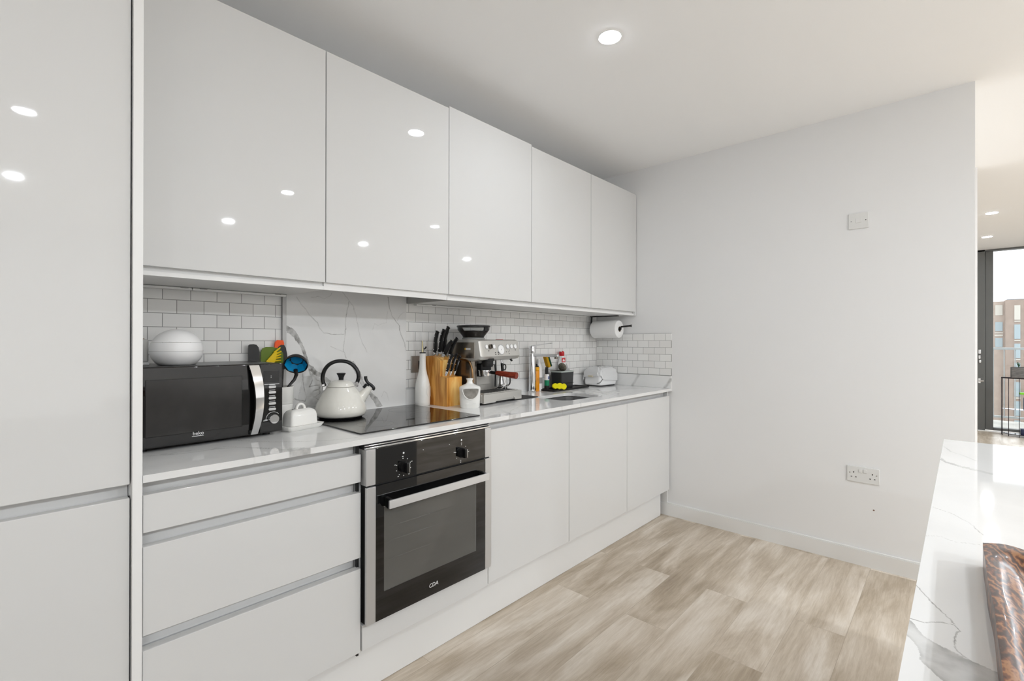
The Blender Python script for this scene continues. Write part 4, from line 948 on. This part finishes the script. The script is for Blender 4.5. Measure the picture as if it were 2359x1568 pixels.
# ------------------------------------------------------------------ peninsula
pv = [
 ([(1.80, -2.03), (1.7184, -2.0483), (1.6819, -2.0739), (1.62, -2.10)], .0025, .4),
 ([(1.0362, -2.0275), (1.0156, -2.0551), (.9706, -2.0814), (.9121, -2.0963), (.86, -2.12)], .0009, .55),
 ([(.8358, -2.0251), (.8511, -2.0442), (.8375, -2.063), (.8503, -2.0916)], .0008, .4),
 ([(.6224, -2.0202), (.6095, -2.027), (.5787, -2.0386), (.5454, -2.0531), (.5227, -2.0651)], .0007, .95),
 ([(.5009, -2.0187), (.5011, -2.0382), (.5151, -2.0532), (.5196, -2.0644), (.5066, -2.0685), (.4872, -2.065), (.4621, -2.0654), (.4522, -2.0702), (.4474, -2.075)], .0007, .9),
 ([(.4474, -2.075), (.4542, -2.058)], .0009, .7)]
ppt = [([(1.60, -2.03), (1.5519, -2.0391), (1.5131, -2.0722), (1.4786, -2.1165), (1.46, -2.2)], [(1.57, -2.025), (1.53, -2.0391), (1.49, -2.0722), (1.455, -2.1165), (1.43, -2.2)], .5),
       ([(.4998, -2.0187), (.4959, -2.0288), (.4683, -2.039), (.4542, -2.0568), (.4468, -2.0733), (.43, -2.12)], [(.4646, -2.0174), (.4532, -2.0284), (.4351, -2.0362), (.4106, -2.0403), (.3903, -2.0535), (.35, -2.09)], .62),
       ]
us = np.concatenate([np.arange(-.9, .25, .03), np.arange(.25, .70, .0016), np.arange(.70, 1.10, .003), np.arange(1.10, 1.955, .006), [1.958]])
vs = np.concatenate([np.arange(-2.95, -2.30, .05), np.arange(-2.30, -2.10, .006), np.arange(-2.10, -2.0265, .0009), [-2.0265]])
t = thing('peninsula', 'white quartz topped kitchen peninsula with grey veins, holding the wooden board', 'peninsula')
def pplace(u, v, k, o):
    e = np.clip((v+2.95)/.9235, 0, 1); w = np.clip((v+2.0265)/-.09, 0, 1)*0
    vv = v + (.0035+ (1.958-u)*.0115 if False else 0)
    return (u, v+ (-.0175*(u-.355)/1.6+.011)*np.clip((v+2.30)/.27, 0, 1), ZW if k == 0 else ZW-.02)
slab('top', us, vs, pplace, lambda u, v: veins(u, v, pv, ppt, .0012, 130), parent=t)
bx(-.88, 1.90, -2.90, -2.10, .0, ZW-.0203).build('base_panel', M_carc, t)

# wooden board on the peninsula
def board_mat():
    m = mat('carved_rosewood', rgb(120, 66, 36), .30, coat=.08); nt = m.node_tree; N = nt.nodes.new; L = nt.links.new
    tc = N('ShaderNodeTexCoord'); mp = N('ShaderNodeMapping'); mp.inputs['Scale'].default_value = (1, 2.2, 1); mp.inputs['Rotation'].default_value = (0, 0, .7); L(tc.outputs['Object'], mp.inputs[0])
    w = N('ShaderNodeTexWave'); w.inputs['Scale'].default_value = 10; w.inputs['Distortion'].default_value = 24; w.inputs['Detail'].default_value = 4; w.inputs['Detail Scale'].default_value = 1.6; L(mp.outputs[0], w.inputs['Vector'])
    r = N('ShaderNodeValToRGB'); e = r.color_ramp.elements; e[0].position = .08; e[0].color = (*rgb(54, 34, 27), 1); e[1].position = .97; e[1].color = (*rgb(146, 102, 66), 1)
    x = e.new(.4); x.color = (*rgb(88, 52, 35), 1); x = e.new(.75); x.color = (*rgb(112, 66, 41), 1)
    L(w.outputs['Fac'], r.inputs[0]); L(r.outputs[0], nt.nodes['Principled BSDF'].inputs['Base Color']); return m
M_board = board_mat()
t = thing('wooden_board', 'carved dark rosewood serving board with raised rim on the peninsula', 'board', (.745, -2.088, ZW), 0)
# local: x runs from far end (0) toward the camera (-), y from edge (0) to -.26
nx, ny = 90, 40; vsb = []
for i in range(nx+1):
    for j in range(ny+1):
        u = i/nx; v = j/ny
        x = -.62*u; y = -.26*v
        if u < .04: x -= 0
        endw = .010*math.sin(v*9+.6)+.006*math.sin(v*21)
        x += (endw-.006)*max(0, 1-u*6)
        yedge = (.0008*math.sin(u*11)+.0004*math.sin(u*27+1))*max(0, 1-v*8)
        dish = min(1, max(0, (min(v, 1-v)*.26-.006)/.03))*min(1, max(0, (u*.62-.02)/.05))
        ds = dish*dish*(3-2*dish)
        z = .036-.014*ds+.0015*math.sin(x*40+y*50)*ds+.0015*math.sin(v*12)*(1-ds)
        vsb.append((x, y+yedge, z))
fs = [(i*(ny+1)+j, (i+1)*(ny+1)+j, (i+1)*(ny+1)+j+1, i*(ny+1)+j+1) for i in range(nx) for j in range(ny)]
top = len(vsb); rimi = [i*(ny+1) for i in range(nx+1)]+[nx*(ny+1)+j for j in range(1, ny+1)]+[i*(ny+1)+ny for i in range(nx-1, -1, -1)]+[j for j in range(ny-1, 0, -1)]
for q_ in rimi: x, y, z = vsb[q_]; vsb.append((x, y, .0))
nr = len(rimi)
for k in range(nr): fs.append((rimi[k], rimi[(k+1) % nr], top+(k+1) % nr, top+k))
fs.append(tuple(range(top, top+nr)))
me = bpy.data.meshes.new('board_body'); me.from_pydata(vsb, [], fs); me.update(); me.materials.append(M_board)
bmm = bmesh.new(); bmm.from_mesh(me); bmesh.ops.recalc_face_normals(bmm, faces=bmm.faces); bmm.to_mesh(me); bmm.free()
me.polygons.foreach_set('use_smooth', [True]*len(me.polygons)); me.set_sharp_from_angle(angle=math.radians(50))
o = bpy.data.objects.new('board_body', me); COL.objects.link(o); o.parent = t

# ------------------------------------------------------------------ balcony window, outside
M_frame = mat('anthracite_frame', rgb(96, 97, 95), .4)
M_framed = mat('anthracite_seal', rgb(60, 61, 60), .5)
w = thing('window_1', 'tall dark grey framed balcony door and window at the far end', 'window', (XW, -2.31, 0)); w['kind'] = 'structure'
MB().box(-.03, .09, -.075, 0, .0, ZC-.002, bev=.003).box(-.012, .09, -.155, -.077, .02, ZC-.02, bev=.003).build('door_stile', M_frame, w)
MB().box(-.02, .09, -2.88, -.155, .02, .055, bev=.003).build('bottom_rail', M_frame, w)
MB().box(-.03, .09, -2.88, -.0, ZC-.022, ZC-.0005).build('head_rail', M_frame, w)
MB().box(-.03, .09, -1.55, -1.47, .055, ZC-.022).box(-.03, .09, -2.89, -2.80, .0, ZC-.022).build('mullion', M_frame, w)
MB().box(.03, .036, -1.47, -.155, .055, ZC-.022).build('glass_pane', M_pane, w)
MB().box(.03, .036, -2.80, -1.55, .055, ZC-.022).build('glass_pane', M_pane, w)
hb = MB().box(-.038, -.028, -.032, -.004, .66, .73, bev=.004).build('door_handle', M_chrome, w)
MB().tube([(-.03, -.018, .697), (-.075, -.018, .697), (-.078, -.06, .697)], .010, 10).build('lever', M_chrome, hb)
MB().box(-.048, -.03, -.033, -.006, 1.07, 1.13, bev=.003).box(-.045, -.03, -.03, -.008, 1.0, 1.05, bev=.003).box(-.05, -.03, -.036, -.012, .945, .985, bev=.004).build('lock_case', M_chrome, w)
struct('trim_1', bx(XW-.055, XW-.031, -5.2, -2.31, 0, .012), M_skirt)
struct('balcony_floor', bx(XW+.21, XW+1.75, -6.1, -.5, -.16, -.04), mat('balcony_paving', rgb(190, 188, 182), .8, cvar=.1, vscale=6))

t = thing('balcony_railing', 'pale grey balcony railing with thin upright bars outside the window', 'railing', (XW+1.45, -3.3, -.04))
M_railg = mat('galvanised_rail', rgb(176, 182, 184), .4, metal=.3)
MB().box(-.03, .03, -2.6, 2.2, 1.155, 1.19, bev=.004).build('top_rail', M_railg, t)
MB().box(-.02, .02, -2.6, 2.2, .08, .11).build('bottom_rail', M_railg, t)
for k in range(40): MB().box(-.006, .006, -2.59+.12*k-.006, -2.59+.12*k+.006, .11, 1.155).build('baluster', M_railg, t, smooth=0)
MB().box(-.03, .03, -2.6, -2.54, 0, 1.155).box(-.03, .03, 2.14, 2.2, 0, 1.155).build('post', M_railg, t)

# wire plant stand inside the window
t = thing('plant_stand', 'half-round black wire plant stand on the floor by the balcony window', 'plant stand', (8.78, -2.80, 0))
M_wire = mat('black_wire', rgb(40, 32, 40), .5)
nb = 9; ang = [math.radians(100+(-200)*k/(nb-1)) for k in range(nb)]
pts = [(-.16*math.cos(q)*1.0+.1, .27*math.sin(q)) for q in ang]
for z, nm in ((.765, 'top_ring'), (.03, 'bottom_ring')):
    MB().tube([(x, y, z) for x, y in pts]+[(pts[0][0], pts[0][1], z)], .0042, 8).build(nm, M_wire, t)
for x, y in pts: MB().tube([(x, y, 0), (x, y, .765)], .0035, 8).build('upright', M_wire, t)
MB().prism(pts, .755, .763).build('top_shelf', M_wire, t, smooth=0)
MB().prism(pts, .026, .032).build('bottom_shelf', glass_mat('shelf_glass', (.85, .85, .9), .1), t, smooth=0)
MB().prism(pts, .35, .356).build('middle_shelf', glass_mat('shelf_glass_b', (.85, .85, .9), .1), t, smooth=0)
t = thing('planter_box', 'grey woven planter box with small plants on the wire stand', 'planter', (8.80, -2.745, .7705))
MB().box(-.085, .085, -.13, .13, 0, .135, bev=.006).build('box', mat('grey_weave', rgb(104, 102, 100), .8, bump=.8, bscale=80, cvar=.35, vscale=45, stretch=(1, .4, 3)), t)
MB().box(-.075, .075, -.12, .12, .13, .137).build('soil', mat('dark_soil', rgb(40, 38, 34), .9, bump=.6, bscale=150), t)
rs = random.Random(11)
M_leaf = mat('leaf_green', rgb(58, 96, 52), .5)
for px_, py_ in ((-.02, .06), (.0, -.045), (.02, -.1)):
    st = MB()
    for k in range(7):
        a_ = rs.uniform(0, 2*PI); h_ = rs.uniform(.04, .08); r_ = rs.uniform(.012, .03)
        st.tube(smoothpath([(px_, py_, .13), (px_+r_*.5*math.cos(a_), py_+r_*.5*math.sin(a_), .13+h_*.7), (px_+r_*math.cos(a_), py_+r_*math.sin(a_), .13+h_)], 3), [.003, .004, .006, .008, .007, .005, .001], 6, sx=1.0, sy=.4)
    st.build('plant', M_leaf, t)
t = thing('watering_bottle', 'bright green bottle on the middle shelf of the wire plant stand', 'bottle', (8.79, -2.76, .3565))
MB().lathe([(.03, 0), (.034, .004), (.034, .15), (.02, .19), (.014, .2)], seg=24).build('body', mat('bottle_blue', rgb(40, 60, 96), .4), t)
MB().box(-.05, .05, -.07, .07, .2, .225, bev=.004).build('trigger_head', mat('bottle_green', rgb(116, 196, 40), .4), t)
t = thing('storage_tin', 'dark blue tin on the lowest shelf of the wire plant stand', 'tin', (8.79, -2.76, .0325))
MB().rbox(-.05, .05, -.06, .06, 0, .08, .012, e=.004).build('body', mat('tin_blue', rgb(24, 34, 66), .4), t)

# apartment block across the way
M_brick = mat('buff_brick', rgb(166, 152, 142), .9, cvar=.08, vscale=2)
M_brickd = mat('brown_brick', rgb(150, 135, 125), .9, cvar=.08, vscale=2)
M_glz = mat('distant_glass', rgb(150, 164, 170), .2)
M_cream = mat('cream_panel', rgb(190, 186, 178), .8)
t = thing('apartment_building', 'tall buff brick apartment building seen through the balcony window', 'building', (60, -5.0, -8))
MB().box(0, 12, -.42, 2.8, 0, 12.82).build('side_wing', M_brick, t, smooth=0)
MB().box(-.6, 14, -9, -.42, 0, 12.9).build('front_wing', M_brickd, t, smooth=0)
MB().box(1, 6, -1.9, -.6, 12.9, 13.05).build('roof_plant', mat('roof_blue', rgb(110, 124, 138), .6), t)
for z0, z1 in ((11.6, 12.5), (10.2, 11.0), (8.8, 9.6)): MB().box(-.05, .1, -.28, .18, z0, z1).build('window', M_cream if z0 > 11 else M_glz, t)
MB().box(-.06, .1, -.3, .22, 9.75, 9.9).box(-.06, .1, -.3, .22, 10.0, 10.1).build('balcony_edge', M_cream, t)
for k in range(8):
    y = -.95-.62*k
    for r_ in range(7):
        z1 = 12.4-1.65*r_
        MB().box(-.66, -.5, y-.36, y, z1-1.25, z1).build('window', M_cream if r_ == 0 else M_glz, t)
        MB().box(-.68, -.5, y-.36, y, z1-1.42, z1-1.32).build('window_ledge', M_cream, t)
struct('street', bx(12, 140, -60, 40, -8.2, -8.0), mat('street_paving', rgb(196, 194, 190), .9, cvar=.08, vscale=.3))
t = thing('low_building', 'low pale flat-roofed building in front of the apartment building', 'building', (34, -4.5, -8))
MB().box(0, 8, -12, 8, 0, 4.1).build('walls', mat('pale_render', rgb(180, 172, 168), .9, cvar=.06, vscale=.8), t, smooth=0)
MB().box(-.2, 8.2, -12.2, 8.2, 4.1, 4.35).build('flat_roof', mat('roof_white', rgb(226, 226, 224), .8), t, smooth=0)
for k in range(14): MB().box(-.08, .1, -9+1.2*k, -8.3+1.2*k, 2.2, 3.3).build('window', mat('dim_window', rgb(140, 146, 150), .3) if k == 0 else bpy.data.materials['dim_window'], t, smooth=0)

# ------------------------------------------------------------------ world, camera, view
wd = bpy.data.worlds.new('overcast'); SC.world = wd; wd.use_nodes = True
bg = wd.node_tree.nodes['Background']; bg.inputs[0].default_value = (.95, .98, 1, 1); bg.inputs[1].default_value = 2.2

cam = bpy.data.cameras.new('camera'); co = bpy.data.objects.new('camera', cam); COL.objects.link(co)
yaw, pit, roll = math.radians(-47.2686), math.radians(.0854), math.radians(.1004)
f = Vector((-math.sin(yaw)*math.cos(pit), math.cos(yaw)*math.cos(pit), math.sin(pit)))
r = f.cross(Vector((0, 0, 1))).normalized(); u = r.cross(f)
r2 = r*math.cos(roll)+u*math.sin(roll); u2 = -r*math.sin(roll)+u*math.cos(roll)
co.matrix_world = Matrix(((r2.x, u2.x, -f.x, -.2467), (r2.y, u2.y, -f.y, -2.055), (r2.z, u2.z, -f.z, 1.2343), (0, 0, 0, 1)))
cam.sensor_width = 36; cam.sensor_fit = 'HORIZONTAL'; cam.lens = 36*1099.247/2359; cam.clip_start = .01; cam.clip_end = 500
SC.camera = co
SC.view_settings.view_transform = 'Standard'; SC.view_settings.look = 'None'; SC.view_settings.gamma = 1
SC.view_settings.use_curve_mapping = False; SC.view_settings.exposure = 0.17
cy = SC.cycles
cy.use_denoising = True; cy.max_bounces = 10; cy.diffuse_bounces = 6; cy.glossy_bounces = 5; cy.transparent_max_bounces = 10
cy.caustics_reflective = False; cy.caustics_refractive = False; cy.sample_clamp_indirect = 6
